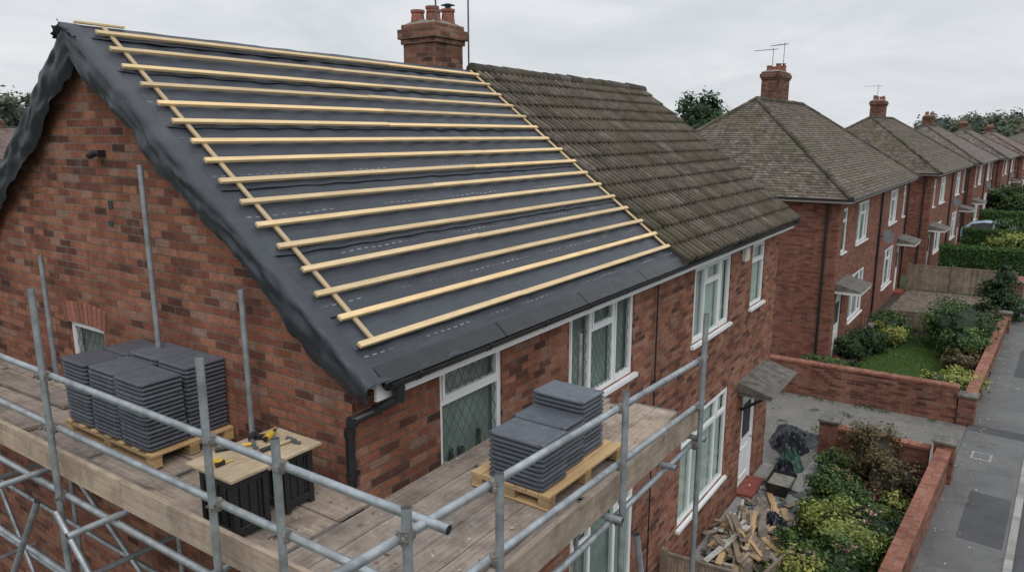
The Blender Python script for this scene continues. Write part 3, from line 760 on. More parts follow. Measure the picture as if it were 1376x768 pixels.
# ================================================================ PALLETS + TILE STACKS
def pallet(x0, x1, y0, y1, z, rot=0):
    cx, cy = (x0 + x1) / 2, (y0 + y1) / 2; w, d = x1 - x0, y1 - y0
    mb = MB()
    n = 7
    for i in range(n):
        y = -d / 2 + (d - .095) * i / (n - 1); mb.box((-w / 2, y, .10), (w / 2, y + .095, .12), 0)
    for x in (-w / 2, -.045, w / 2 - .09):
        mb.box((x, -d / 2 + .002, .08), (x + .09, d / 2 - .002, .099), 0); mb.box((x, -d / 2 + .002, 0.002), (x + .09, d / 2 - .002, .02), 0)
        for y in (-d / 2, -.05, d / 2 - .1): mb.box((x + .003, y + .004, .02), (x + .087, y + .1, .08), 0)
    return mb.obj('wooden_pallet', [M_pallet], None, bevel=.003, loc=(cx, cy, z), rot=rot)
def tile_stack(stacks, loc, rot=0, th=.036):
    mb = MB()
    for (x0, x1, y0, y1, n) in stacks:
        w, d = x1 - x0, y1 - y0; lean = R(-.0012, .0012)
        for k in range(n):
            jx, jy = R(-.003, .003) + lean * k, R(-.003, .003); a_ = R(-.005, .005)
            X = Matrix.Translation(((x0 + x1) / 2 + jx, (y0 + y1) / 2 + jy, k * th)) @ Matrix.Rotation(a_, 4, 'Z')
            tv = R(0, 1)
            prof = [(-.5, .012), (-.5, .029), (-.47, .034), (-.42, .034), (-.38, .030), (.38, .030), (.42, .034), (.47, .034), (.5, .027), (.5, .012), (.44, .006), (.40, .001), (-.40, .001), (-.44, .006)]
            m = len(prof)
            vs = [(-w / 2, p[0] * d, p[1]) for p in prof] + [(w / 2, p[0] * d, p[1]) for p in prof]
            vs = [X @ Vector(v) for v in vs]
            fs = [[i, (i + 1) % m, m + (i + 1) % m, m + i] for i in range(m)] + [list(range(m)), list(range(m, 2 * m))]
            mb.add(vs, fs, 0, None, tv)
            for q in (-1, 1): mb.box((q * w / 2 - .008, -d * .43, .010), (q * w / 2 + .008, d * .43, .028), 0, tv, X)
    return mb.obj('roof_tile_stack', [M_slate], None, bevel=.003, loc=loc, rot=rot)
pallet(2.80, 3.54, 5.32, 6.70, TZ + .012)
tile_stack([(-.35, -.02, -.64, -.22, 16), (-.35, -.02, -.20, .22, 16), (-.35, -.02, .24, .65, 16), (.0, .35, -.64, -.22, 17), (.0, .35, -.20, .22, 17), (.0, .35, .24, .65, 16)], (3.17, 6.01, TZ + .134))
pallet(4.0, 5.10, 2.38, 3.08, TZ + .014, -.03)
tile_stack([(-.53, -.21, -.30, .18, 10), (-.185, .10, -.26, .22, 10), (.125, .44, -.24, .24, 13)], (4.54, 2.74, TZ + .136), -.03)
mb = MB()
for i in range(7):
    X = Matrix.Translation((5.00 + i * .030, 2.78 + R(-.01, .01), TZ + .137)) @ Matrix.Rotation(-.08 + R(-.02, .02), 4, 'Y')
    mb.box((0, -.16, 0), (.020, .16, .24 + R(-.01, .01)), 0, None, X)
    mb.box((.020, -.14, .2), (.027, .14, .22), 0, None, X)
mb.obj('loose_roof_tiles', [M_slate], None, bevel=.003)

# ================================================================ WORK TABLE
tab = empty('work_table'); TT = 5.06
mb = MB(); mb.box((2.50, 3.84, TT - .02), (3.24, 4.34, TT), 0)
mb.obj('plywood_top', [M_ply], tab, bevel=.002)
def trestle(x0, x1, y0, y1, z0, z1):
    mb = MB(); f_ = .045
    for (x, y) in ((x0, y0), (x1 - f_, y0), (x0, y1 - f_), (x1 - f_, y1 - f_)): mb.box((x, y, z0), (x + f_, y + f_, z1), 0)
    for z in (z0 + .03, z1 - .06):
        mb.box((x0 + .004, y0 + .004, z), (x1 - .004, y0 + .03, z + .055), 0); mb.box((x0 + .004, y1 - .03, z), (x1 - .004, y1 - .004, z + .055), 0)
        mb.box((x0 + .004, y0 + .03, z), (x0 + .03, y1 - .03, z + .055), 0); mb.box((x1 - .03, y0 + .03, z), (x1 - .004, y1 - .03, z + .055), 0)
    mb.box((x0 + .02, y0 + .016, z0 + .06), (x1 - .02, y0 + .022, z1 - .06), 0); mb.box((x0 + .02, y1 - .022, z0 + .06), (x1 - .02, y1 - .016, z1 - .06), 0)
    mb.box((x0 + .016, y0 + .03, z0 + .06), (x0 + .022, y1 - .03, z1 - .06), 0); mb.box((x1 - .022, y0 + .03, z0 + .06), (x1 - .016, y1 - .03, z1 - .06), 0)
    for k in range(3):
        u = x0 + (x1 - x0) * (k + 1) / 4; mb.box((u - .008, y0 + .006, z0 + .07), (u + .008, y0 + .017, z1 - .07), 0)
        u = y0 + (y1 - y0) * (k + 1) / 4; mb.box((x0 + .006, u - .008, z0 + .07), (x0 + .017, u + .008, z1 - .07), 0)
    mb.obj('storage_crate', [M_black], tab, bevel=.004)
trestle(2.52, 2.80, 3.87, 4.22, TZ + .01, TT - .021)
trestle(2.95, 3.20, 3.90, 4.24, TZ + .01, TT - .021)
def drill(loc, rot, k=.8):
    e = MB(); e.M = Matrix.Translation(loc) @ Matrix.Rotation(rot, 4, 'Z') @ Matrix.Scale(k, 4)
    e.cyl((-.09, 0, .032), (.03, 0, .032), .030, 0, 14); e.cyl((.03, 0, .032), (.075, 0, .032), .027, 1, 14, .018)
    e.cyl((.075, 0, .032), (.12, 0, .032), .016, 1, 12, .010); e.cyl((.12, 0, .032), (.17, 0, .032), .004, 1, 8)
    e.beam((-.03, 0, .030), (-.05, .12, .028), .034, .038, 1); e.box((-.095, .11, .0), (-.005, .165, .058), 1)
    e.cyl((-.11, 0, .032), (-.09, 0, .032), .024, 1, 12)
    e.obj('cordless_drill', [M_yel, M_black], None, bevel=.004)
drill((3.08, 4.20, TT + .001), .5)
def hammer(x, y, rot, hm):
    mb = MB(Matrix.Translation((x, y, TT + .001)) @ Matrix.Rotation(rot, 4, 'Z'))
    mb.cyl((-.15, 0, .015), (.1, 0, .015), .011, 0, 10); mb.cyl((-.15, 0, .016), (-.03, 0, .016), .0155, 1, 10)
    mb.box((.09, -.05, .003), (.115, .03, .028), 2); mb.cyl((.102, .03, .015), (.102, .055, .015), .015, 2, 10)
    mb.beam((.10, -.05, .014), (.115, -.09, .014), .02, .012, 2)
    mb.obj('hammer', [hm, M_black, M_lead], None)
hammer(2.84, 4.24, -.5, M_yel); hammer(3.02, 4.03, -.1, M_ply)
mb = MB(Matrix.Translation((2.60, 4.12, TT + .001)))
mb.cyl((0, 0, 0), (0, 0, .035), .032, 0, 18); mb.box((-.03, -.034, .002), (.034, 0, .033), 1); mb.box((.034, -.03, .004), (.10, -.008, .006), 0)
mb.obj('tape_measure', [M_yel, M_black], None, bevel=.003)
mb = MB()
mb.beam((2.95, 4.75, TZ + .022), (3.22, 5.15, TZ + .022), .05, .025, 0); mb.beam((3.30, 4.45, TZ + .022), (3.33, 5.0, TZ + .022), .05, .025, 0)
mb.obj('batten_offcuts', [M_board])

# ================================================================ GROUND
def sheet(name, pts, z, mat):
    mb = MB(); mb.add([(p[0], p[1], z) for p in pts], [list(range(len(pts)))], 0, [[(p[0], p[1]) for p in pts]])
    return mb.obj(name, [mat], None, recalc=False)
sheet('ground', [(-900, -900), (1500, -900), (1500, 1500), (-900, 1500)], 0, M_ground)
TH = math.radians(-3.5); SO = Vector((11.2, .82))
sd = Vector((math.cos(TH), math.sin(TH))); sn_ = Vector((-sd.y, sd.x))
def SP(s, t): p = SO + sd * s + sn_ * t; return (p.x, p.y)
def slab(name, s0, s1, t0, t1, z0, z1, mat):
    mb = MB(); mb.box((s0, t0, z0), (s1, t1, z1), 0); return mb.obj(name, [mat], None, loc=(SO.x, SO.y, 0), rot=TH)
PW = -1.30
slab('pavement', -30, 150, PW, -.10, -.05, .10, M_pave)
mb = MB()
s_ = -30
while s_ < 150:
    mb.box((s_, PW - .135, -.05), (s_ + .905, PW - .004, .105), 0); s_ += .915
mb.obj('kerb', [M_kerb], None, loc=(SO.x, SO.y, 0), rot=TH, bevel=.01)
slab('road', -60, 150, -8.5, PW - .135, -.05, .006, M_asph)
mb = MB()
s_ = -30
while s_ < 150: mb.box((s_, -5.0, .002), (s_ + 2, -4.9, .010), 0); s_ += 6
mb.obj('road_marking', [M_white], None, loc=(SO.x, SO.y, 0), rot=TH)
slab('pavement', -60, 150, -10.3, -8.5, -.05, .12, M_pave)
# tarmac patches + utility cover in the pavement
mb = MB()
for (s0, s1, t0, t1) in ((3.2, 5.4, -1.25, -.55), (9.0, 9.5, -1.28, -.12), (14.5, 18.0, -1.2, -.7)): mb.box((s0, t0, .09), (s1, t1, .104), 0)
mb.obj('pavement_patch', [M_asph], None, loc=(SO.x, SO.y, 0), rot=TH)
mb = MB(); mb.box((7.2, -.75, .09), (7.65, -.35, .106), 0); mb.box((7.25, -.70, .1), (7.6, -.40, .110), 1)
mb.obj('utility_cover', [M_kerb, M_lead], None, loc=(SO.x, SO.y, 0), rot=TH)
mb = MB()
for i in range(650):
    if R(0, 1) < .6: p = SP(R(-4, 30), -.14 - abs(random.gauss(0, .35))); zz_ = .106
    else: p = (R(15.8, 20.4), R(1.0, 5)); zz_ = .056
    s_ = R(.012, .04); a_ = R(0, 6)
    mb.add([(p[0] + s_ * math.cos(a_ + k * 1.57) * (1 if k % 2 else .5), p[1] + s_ * math.sin(a_ + k * 1.57) * (1 if k % 2 else .5), zz_ + R(0, .008)) for k in range(4)], [(0, 1, 2, 3)], random.choice((0, 0, 1)))
mb.obj('fallen_leaves', [simple('dead_leaf', (.22, .15, .06), .8), M_white], None, recalc=False)
sheet('driveway', [(15.65, 12), (15.65, 3.0), (16.9, 2.9), SP(5.75, -.09), SP(9.6, -.09), (20.55, 12)], .05, M_drive)
sheet('garden_path', [(3, 3.84), (3, 2.5), (16.88, 2.62), (16.88, 2.95), (15.7, 3.02), (15.7, 3.84)], .045, M_conc)
sheet('garden_path', [(-2, 24), (-2, 2.45), (3.54, 2.45), (3.54, 24)], .04, M_drive)
sheet('garden_soil', [(3, 2.56), (3, 1.0), SP(5.75, -.05), (16.88, 2.68)], .03, M_soil)
sheet('garden_soil', [(20.7, 9), SP(9.5, -.05), SP(27, -.05), (38.4, 9)], .03, M_soil)
sheet('lawn', [(22.3, 3.4), (22.4, 1.3), (29.5, .7), (29.6, 3.2)], .05, M_lawn)
sheet('garden_path', [(23.3, 4.1), (23.3, 3.45), (30.5, 3.35), (30.5, 3.9)], .052, M_conc)
sheet('driveway', [(31.0, 3.7), (31.2, -.3), (38.2, -.8), (38.3, 3.4)], .055, M_block)
sheet('driveway', [(40, 3), (40, -.7), (43, -1), (43, 3)], .05, M_drive)
sheet('driveway', [(56, 2), (56, -1.8), (62, -2.2), (62, 2)], .05, M_drive)
def blades(name, x0, x1, y0, y1, n, mat, h=.05):
    x = rng.uniform(x0, x1, n); y = rng.uniform(y0, y1, n); a = rng.uniform(0, 6.28, n); hh = h * rng.uniform(.5, 1.4, n)
    V = np.zeros((n, 3, 3)); w = .008
    V[:, 0] = np.c_[x - w * np.cos(a), y - w * np.sin(a), np.full(n, .045)]; V[:, 1] = np.c_[x + w * np.cos(a), y + w * np.sin(a), np.full(n, .045)]
    V[:, 2] = np.c_[x + rng.normal(0, .015, n), y + rng.normal(0, .015, n), .05 + hh]
    me = bpy.data.meshes.new(name); me.from_pydata(V.reshape(-1, 3).tolist(), [], np.arange(n * 3).reshape(n, 3).tolist())
    me.materials.append(mat); at = me.attributes.new('tint', 'FLOAT', 'FACE'); at.data.foreach_set('value', rng.uniform(.5, 1, n))
    o = bpy.data.objects.new(name, me); scene.collection.objects.link(o)
blades('grass', 22.4, 29.5, .9, 3.3, 26000, L_green)

def brick_wall(p0, p1, h, th=.22, piers=(), name='brick_wall', cope=True):
    p0 = Vector(p0); p1 = Vector(p1); d = p1 - p0; L = d.length; ang = math.atan2(d.y, d.x)
    mb = MB()
    mb.box((0, -th / 2, -.02), (L, th / 2, h), 0)
    if cope:
        mb.box((-.01, -th / 2 - .025, h), (L + .01, th / 2 + .025, h + .075), 1)
    for s in piers:
        s *= L
        mb.box((s - .19, -.19, -.02), (s + .19, .19, h + .16), 0); mb.box((s - .22, -.22, h + .16), (s + .22, .22, h + .22), 2)
        mb.add([(s - .2, -.2, h + .22), (s + .2, -.2, h + .22), (s + .2, .2, h + .22), (s - .2, .2, h + .22), (s, 0, h + .27)], [(0, 1, 4), (1, 2, 4), (2, 3, 4), (3, 0, 4)], 2)
    return mb.obj(name, [M_brickw, M_cope, M_canopy], None, loc=(p0.x, p0.y, 0), rot=ang, bevel=.008)
brick_wall(SP(-9, 0), SP(5.6, 0), .78, piers=(1.0,))
brick_wall((16.85, .75), (16.95, 2.75), .68, piers=(1.0,))
w2 = SP(9.55, 0)
brick_wall((20.62, 9.0), (w2[0], w2[1] + .22), .95)
brick_wall(w2, SP(20.5, 0), .62, piers=(0.0, 1.0))
brick_wall(SP(27.5, 0), SP(30, 0), .62, piers=(0.0,))
brick_wall(SP(34, 0), SP(45, 0), .7, piers=(0.0, 1.0))
brick_wall(SP(51, 0), SP(64, 0), .7, piers=(0.0, 1.0))
brick_wall(SP(70, 0), SP(84, 0), .7, piers=(0.0, 1.0))

def fence(p0, p1, h, name='wooden_fence'):
    p0 = Vector(p0); p1 = Vector(p1); d = p1 - p0; L = d.length; ang = math.atan2(d.y, d.x)
    mb = MB(); x = 0
    while x < L:
        mb.box((x, -.01, .06), (x + .095, .012 , h - .05 + R(-.008, .008)), 0); x += .105
    x = 0
    while x < L + .1: mb.box((x - .05, -.055, 0), (x + .05, .045, h + .04), 0, .2); x += 1.8
    for z in (.3, h - .25): mb.box((0, .013, z), (L, .05, z + .08), 0)
    mb.box((0, -.025, h - .045), (L, .03, h - .015), 0)
    mb.obj(name, [M_fence], None, loc=(p0.x, p0.y, 0), rot=ang)
fence((38.5, 3.5), (38.7, -.8), 1.25)
fence((9.6, 3.7), (9.7, 2.5), 1.0); fence((9.7, 2.5), (11.3, 2.2), .75)
fence((30.2, 3.3), (30.4, .2), .75)

# ================================================================ FOLIAGE
def foliage(name, blobs, n, size, mat, core=.62, clumps=16, sig=.17, parent=None):
    vol = np.array([b[3] * b[4] * b[5] for b in blobs]); vol = vol / vol.sum()
    V = []; T = []
    for bi, b in enumerate(blobs):
        k = max(50, int(n * vol[bi])); c = np.array(b[:3]); r = np.array(b[3:6])
        cd = rng.normal(size=(clumps, 3)); cd /= np.linalg.norm(cd, axis=1)[:, None]; cd[:, 2] = cd[:, 2] * .9 + .1
        cr = rng.uniform(.62, 1.0, clumps); ct = rng.uniform(-.22, .22, clumps)
        pick = rng.integers(0, clumps, k)
        p = cd[pick] * cr[pick][:, None] + rng.normal(0, sig, (k, 3))
        rad = np.linalg.norm(p, axis=1)
        pos = c + p * r
        out = p / (rad[:, None] + 1e-6)
        ln = rng.normal(size=(k, 3)); ln /= np.linalg.norm(ln, axis=1)[:, None]
        nrm = out * .9 + ln * .9 + np.array([0, 0, .5]); nrm /= np.linalg.norm(nrm, axis=1)[:, None]
        a = np.cross(nrm, rng.normal(size=(k, 3))); a /= np.linalg.norm(a, axis=1)[:, None] + 1e-9
        bb = np.cross(nrm, a); s = size * rng.uniform(.6, 1.4, k)[:, None]
        q = np.stack([pos - a * s * .6, pos + bb * s * .33, pos + a * s * .6 - nrm * s * .12, pos - bb * s * .33], 1)
        V.append(q.reshape(-1, 3))
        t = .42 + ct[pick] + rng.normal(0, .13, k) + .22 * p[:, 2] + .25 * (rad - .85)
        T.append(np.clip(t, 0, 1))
    V = np.concatenate(V); T = np.concatenate(T); m = len(T)
    F = np.arange(m * 4).reshape(m, 4).tolist(); V = V.tolist(); T = T.tolist()
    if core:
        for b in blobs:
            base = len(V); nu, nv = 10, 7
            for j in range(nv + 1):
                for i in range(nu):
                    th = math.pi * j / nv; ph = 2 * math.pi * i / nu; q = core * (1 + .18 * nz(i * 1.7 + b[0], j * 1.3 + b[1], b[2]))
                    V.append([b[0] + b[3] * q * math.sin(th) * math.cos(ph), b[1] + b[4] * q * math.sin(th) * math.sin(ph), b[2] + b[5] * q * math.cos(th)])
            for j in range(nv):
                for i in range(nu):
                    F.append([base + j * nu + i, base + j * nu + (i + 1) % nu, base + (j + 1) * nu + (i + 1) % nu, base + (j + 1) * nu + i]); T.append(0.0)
    V = np.array(V); V[:, 2] = np.maximum(V[:, 2], .035)
    me = bpy.data.meshes.new(name); me.from_pydata(V.tolist(), [], F)
    me.materials.append(mat); at = me.attributes.new('tint', 'FLOAT', 'FACE'); at.data.foreach_set('value', T)
    o = bpy.data.objects.new(name, me); scene.collection.objects.link(o)
    if parent: o.parent = parent
    return o
def shrub(x, y, r, h, mat, n=2600, size=.055, name='shrub'):
    bl = [(x, y, h * .5, r, r, h * .52)]
    for i in range(3):
        a = R(0, 6.28); q = R(.3, .6) * r; bl.append((x + q * math.cos(a), y + q * math.sin(a), h * R(.35, .7), r * .55, r * .55, h * .35))
    return foliage(name, bl, n, size, mat)
near = [(16.1, 1.7, .66, 1.2, L_red, 4200), (15.2, 1.35, .55, .95, L_red, 3200), (15.9, 2.35, .42, .6, L_green, 2400), (14.9, 2.2, .5, .55, L_green, 2600), (14.1, 1.75, .55, .6, L_green, 3000),
        (13.3, 1.3, .55, .7, L_dark, 3000), (12.6, 1.75, .75, 1.0, L_yel, 5600), (11.6, 1.6, .6, .9, L_green, 3400), (11.0, 2.0, .5, .8, L_yel, 2600), (13.6, 2.3, .35, .45, L_green, 1600), (10.4, 1.5, .6, .8, L_green, 2600),
        (14.6, 1.1, .35, .5, L_yel, 1500), (12.2, 2.3, .4, .55, L_green, 2000)]
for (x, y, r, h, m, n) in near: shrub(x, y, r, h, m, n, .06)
foliage('ground_cover_plants', [(x, y, .06, .35, .35, .09) for x, y in [(R(10, 16.5), R(1.1, 2.55)) for _ in range(40)]], 18000, .045, L_green, core=0)
foliage('pink_flowers', [(x, y, z, .25, .25, .12) for x, y, z in ((11.6, 1.5, .85), (12.9, 1.4, .8), (14.2, 1.6, .55), (11.0, 1.9, .75), (15.0, 2.2, .5))], 260, .035, L_pink, core=0)
foliage('weeds', [(x, y, .05, .12, .12, .07) for x, y in [(R(15.9, 20.4), R(2.0, 5.5)) for _ in range(14)] + [(20.45, R(.6, 6)) for _ in range(12)] + [(R(11, 16.8), 2.6 + R(-.05, .1)) for _ in range(16)]], 3500, .03, L_green, core=0)
nb = [(21.4, 3.4, .5, .5, L_green), (22.3, 3.9, .7, .8, L_green), (23.2, 3.7, .5, .5, L_dark), (25.0, 3.6, .5, .9, L_dark), (21.3, 1.6, .4, .35, L_red), (21.9, 1.2, .45, .5, L_red), (22.6, .65, .75, .75, L_yel), (23.8, .55, .5, .6, L_yel),
      (25.2, .5, .6, .8, L_red), (26.6, .6, .75, 1.2, L_green), (28.2, .9, 1.15, 1.65, L_green), (29.6, .8, 1.0, 1.5, L_dark), (27.5, 2.9, .6, .8, L_yel), (28.6, 3.0, .8, .9, L_green), (26.1, 3.3, .6, .9, L_dark), (24.3, .4, .4, .5, L_yel), (31.0, .1, .6, .9, L_red), (30.5, 1.4, .6, .8, L_green)]
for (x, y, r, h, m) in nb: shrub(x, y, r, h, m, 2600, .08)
foliage('ground_cover_plants', [(x, y, .06, .35, .3, .10) for x, y in [(R(20.9, 23.2), R(1.0, 6.5)) for _ in range(24)] + [(R(23, 30), R(.2, .9)) for _ in range(20)]], 12000, .06, L_green, core=0)
def tree(name, x, y, h, cr, mat, n=6000, size=.12, trunk=.12, base=.35, conifer=False, blobs_n=9):
    e = empty(name, (0, 0, 0))
    mb = MB()
    mb.cyl((x, y, 0), (x + R(-.1, .1), y + R(-.1, .1), h * .75), trunk, 0, 10, trunk * .35)
    for i in range(7):
        a = R(0, 6.28); z = h * R(base * .8, .75); mb.cyl((x, y, z), (x + cr * .6 * math.cos(a), y + cr * .6 * math.sin(a), z + h * .12), trunk * .4, 0, 7, trunk * .12)
    mb.obj('trunk', [M_bark], e)
    bl = []
    if conifer:
        k = 9
        for i in range(k):
            f_ = i / (k - 1); rr = cr * (1 - f_) ** .8 * .9 + .12; bl.append((x + R(-.08, .08), y + R(-.08, .08), h * (base * .5 + (1 - base * .5) * f_ * .94), rr, rr, h / k * .95))
    else:
        for i in range(blobs_n):
            a = R(0, 6.28); q = cr * math.sqrt(R(0, .42)); zz = h * (base + (1 - base) * R(.22, .82)); rr = cr * R(.38, .62)
            bl.append((x + q * math.cos(a), y + q * math.sin(a), zz, rr, rr, rr * .85))
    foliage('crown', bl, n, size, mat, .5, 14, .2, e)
tree('conifer_tree', 33.6, -.2, 2.5, 1.1, L_dark, 7000, .10, .08, .1, True)
tree('broadleaf_tree', 43.3, 15.8, 9.6, 2.1, L_dark, 12000, .2, .15, .45, False, 18)
tree('small_tree', 45.0, -.2, 2.2, 1.2, L_yel, 4500, .12, .06, .15)
tree('small_tree', 52.5, -.6, 2.4, 1.3, L_green, 4500, .13, .06, .15)
tree('small_tree', 65.5, -1.0, 3.0, 1.6, L_dark, 4500, .16, .08, .15)
tree('small_tree', 74, 0.3, 3.2, 1.8, L_green, 4500, .18, .08, .15)

def hedge(p0, p1, w, h, n, size=.09):
    p0 = np.array(p0); p1 = np.array(p1); d = p1 - p0; L = np.linalg.norm(d); d /= L; nn = np.array([-d[1], d[0]])
    u = rng.uniform(0, L, n); face = rng.random(n)
    v = np.where(face < .33, -w / 2, np.where(face < .66, w / 2, rng.uniform(-w / 2, w / 2, n))) + rng.normal(0, .04, n)
    z = np.where(face < .66, rng.uniform(0.05, h, n), h + 0 * u) + rng.normal(0, .04, n)
    bul = np.array([.07 * nz(a * .8, b * .8, 3) for a, b in zip(u, z)])
    v = v + np.sign(v) * bul; z = z + np.where(face > .66, bul, 0)
    pos = np.c_[p0[0] + d[0] * u + nn[0] * v, p0[1] + d[1] * u + nn[1] * v, z]
    a = rng.normal(size=(n, 3)); a /= np.linalg.norm(a, axis=1)[:, None]; b = np.cross(a, rng.normal(size=(n, 3))); b /= np.linalg.norm(b, axis=1)[:, None]
    s = size * rng.uniform(.6, 1.3, n)[:, None]
    V = np.stack([pos - a * s * .6, pos + b * s * .35, pos + a * s * .6, pos - b * s * .35], 1).reshape(-1, 3).tolist()
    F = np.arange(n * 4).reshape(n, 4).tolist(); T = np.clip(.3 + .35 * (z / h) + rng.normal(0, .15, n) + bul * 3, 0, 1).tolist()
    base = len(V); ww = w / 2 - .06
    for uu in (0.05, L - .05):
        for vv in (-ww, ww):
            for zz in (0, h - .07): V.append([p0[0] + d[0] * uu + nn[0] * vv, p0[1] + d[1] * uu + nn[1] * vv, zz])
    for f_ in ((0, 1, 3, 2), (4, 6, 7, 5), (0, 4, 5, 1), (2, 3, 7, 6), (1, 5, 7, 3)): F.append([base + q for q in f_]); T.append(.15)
    me = bpy.data.meshes.new('hedge'); me.from_pydata(V, [], F); me.materials.append(L_hedge)
    at = me.attributes.new('tint', 'FLOAT', 'FACE'); at.data.foreach_set('value', T)
    o = bpy.data.objects.new('hedge', me); scene.collection.objects.link(o)
hedge((43.2, 2.6), (43.5, -1.0), 1.0, 1.6, 9000)
hedge((43.9, -1.0), (55.5, -1.75), .9, 1.5, 16000)
hedge((51, 2.0), (51.2, -.9), .8, 1.7, 6000)
hedge((62.5, 1.5), (62.8, -2.0), 1.0, 1.8, 7000, .12)
hedge((63, -2.0), (73, -2.6), .9, 1.7, 12000, .12)
hedge((80.5, 1.5), (80.8, -2.6), 1.0, 1.8, 6000, .14)

# ================================================================ NEIGHBOUR HOUSES
def semi(name, x, y, rot, W=14.5, D=8.0, tile=None, he=5.3, hr=8.5, brick=None, ch=1.05, aer=0, chw=1.0):
    brick = brick or M_brick2; tile = tile or M_ptile
    e = empty(name, (x, y, 0), rot)
    mfr = plane_M('front', 0); ml = plane_M('left', 0)
    h = W / 2
    def mir(u0, u1): return (W - u1, W - u0)
    fo = []; wins = []
    for (u0, u1) in [(.55, 1.25), (2.9, 4.9)]:
        for a_, b_ in ((u0, u1), mir(u0, u1)):
            fo.append((a_, b_, 3.55, 4.95)); wins.append((a_, b_, 3.55, 4.95, u1 - u0 > 1))
    for a_, b_ in ((2.7, 5.1), mir(2.7, 5.1)): fo.append((a_, b_, .85, 2.5)); wins.append((a_, b_, .85, 2.5, True))
    doors = [(.55, 1.5), mir(.55, 1.5)]
    for a_, b_ in doors: fo.append((a_, b_, .12, 2.2))
    mb = MB(); wall(mb, mfr, 0, W, 0, he, fo)
    wall(mb, ml, 0, D, 0, he, [(5.2, 6.0, 3.6, 4.7)])
    wall(mb, plane_M('right', W), 0, D, 0, he, []); wall(mb, plane_M('back', D), 0, W, 0, he, [])
    mb.obj('walls', [brick], e)
    mb = MB()
    for (a_, b_, c_, d_, big) in wins:
        if big: window(mb, mfr, a_, b_, c_, d_, (1, 1.3, 1), (None, .7, None), 0, curt=R(.5, 1.1), cm=random.choice((2, 5)))
        else: window(mb, mfr, a_, b_, c_, d_, (1,), (.7,), 0, curt=1, cm=5)
    window(mb, ml, 5.2, 6.0, 3.6, 4.7, (1,), (.7,), 0, curt=1)
    mb.obj('windows', WM, e)
    mb = MB(mfr)
    for a_, b_ in doors:
        mb.box((a_, -.1, .12), (b_, -.04, 2.2), 0); mb.box((a_ + .2, -.04, 1.2), (b_ - .2, -.036, 1.9), 1)
        mb.box((a_ + .2, -.04, .35), (b_ - .2, -.03, .38), 0); mb.box((a_ + .2, -.04, .9), (b_ - .2, -.03, .93), 0)
        mb.box((a_, .0, 0), (b_, .35, .12), 2)
        mb.box((a_ - .3, 0, 2.32), (b_ + .5, .75, 2.44), 3)
        mb.add([(a_ - .35, 0, 2.66), (b_ + .55, 0, 2.66), (b_ + .55, .8, 2.44), (a_ - .35, .8, 2.44), (a_ - .35, 0, 2.44), (b_ + .55, 0, 2.44)], [(0, 1, 2, 3), (0, 3, 4), (1, 2, 5)], 4)
    mb.cyl((h + .4, .02, 3.3), (h + .4, .3, 3.3), .02, 5, 8)
    mb.cyl((h + .4, .28, 3.3), (h + .36, .34, 3.32), .05, 5, 16, .27)
    mb.obj('doors_and_canopies', [M_upvc, M_dark, M_redstep, M_upvc, M_canopy, M_lead], e)
    ov = .35
    mb = MB()
    mb.box((-ov + .03, -ov + .03, he - .12), (W + ov - .03, -ov + .05, he + .03), 0); mb.box((-ov + .03, -ov + .05, he - .02), (W + ov - .03, -.0, he - .005), 0)
    mb.box((-ov + .03, -ov + .05, he - .12), (-ov + .05, D + ov, he + .03), 0); mb.box((-ov + .05, 0, he - .021), (0, D + ov, he - .006), 0)
    mb.obj('fascia_boards', [M_upvc], e)
    mb = MB()
    gutter(mb, -ov, W + ov, -ov - .04, he + .0, .055)
    mb.box((-ov - .1, -ov - .1, he - .05), (-ov, D + ov, he + .01), 0)
    for (px, py) in ((-.06, .35), (h, -.06), (W - .2, -.06)): mb.cyl((px, py, he - .02), (px, py, .1), .04, 0, 10)
    mb.beam((-.06, .35, he - .05), (-ov, .0, he - .02), .06, .06, 0)
    mb.obj('gutter_and_downpipes', [M_black], e)
    X0, X1, Y0, Y1 = -ov, W + ov, -ov, D + ov; hd = (Y1 - Y0) / 2; rise = hr - he; Ls = math.hypot(hd, rise)
    mb = MB(); ga = .125
    def slope(e0, e1, r0, r1):
        e0, e1, r0, r1 = map(Vector, (e0, e1, r0, r1)); n = int(Ls / ga)
        ud = (e1 - e0).normalized(); up = ((r0 + r1) / 2 - (e0 + e1) / 2); nrm = ud.cross(up).normalized()
        if nrm.z < 0: nrm = -nrm
        for i in range(n):
            f0 = i / n; f1 = min(1, (i + 1.1) / n)
            a_ = e0.lerp(r0, f0); b_ = e1.lerp(r1, f0); c_ = e1.lerp(r1, f1); d_ = e0.lerp(r0, f1)
            lf = nrm * .018
            u0 = (a_ - e0).dot(ud); u1 = (b_ - e0).dot(ud)
            sag = Vector((0, 0, R(-.006, .004)))
            mb.add([a_ + lf + sag, b_ + lf + sag, c_, d_, a_ - nrm * .01, b_ - nrm * .01], [(0, 1, 2, 3), (4, 5, 1, 0)], 0,
                   [[(u0, i * ga + .003), (u1, i * ga + .003), (u1, (i + 1) * ga), (u0, (i + 1) * ga)], [(u0, i * ga), (u1, i * ga), (u1, i * ga), (u0, i * ga)]], R(.38, .62))
    RA = (X0 + hd, Y0 + hd, hr); RB = (X1 - hd, Y0 + hd, hr)
    slope((X0, Y0, he), (X1, Y0, he), RA, RB); slope((X1, Y1, he), (X0, Y1, he), RB, RA)
    slope((X0, Y1, he), (X0, Y0, he), RA, RA); slope((X1, Y0, he), (X1, Y1, he), RB, RB)
    mb.obj('hipped_roof', [tile], e, recalc=False)
    mb = MB()
    ridge_tiles(mb, RA, RB, .10)
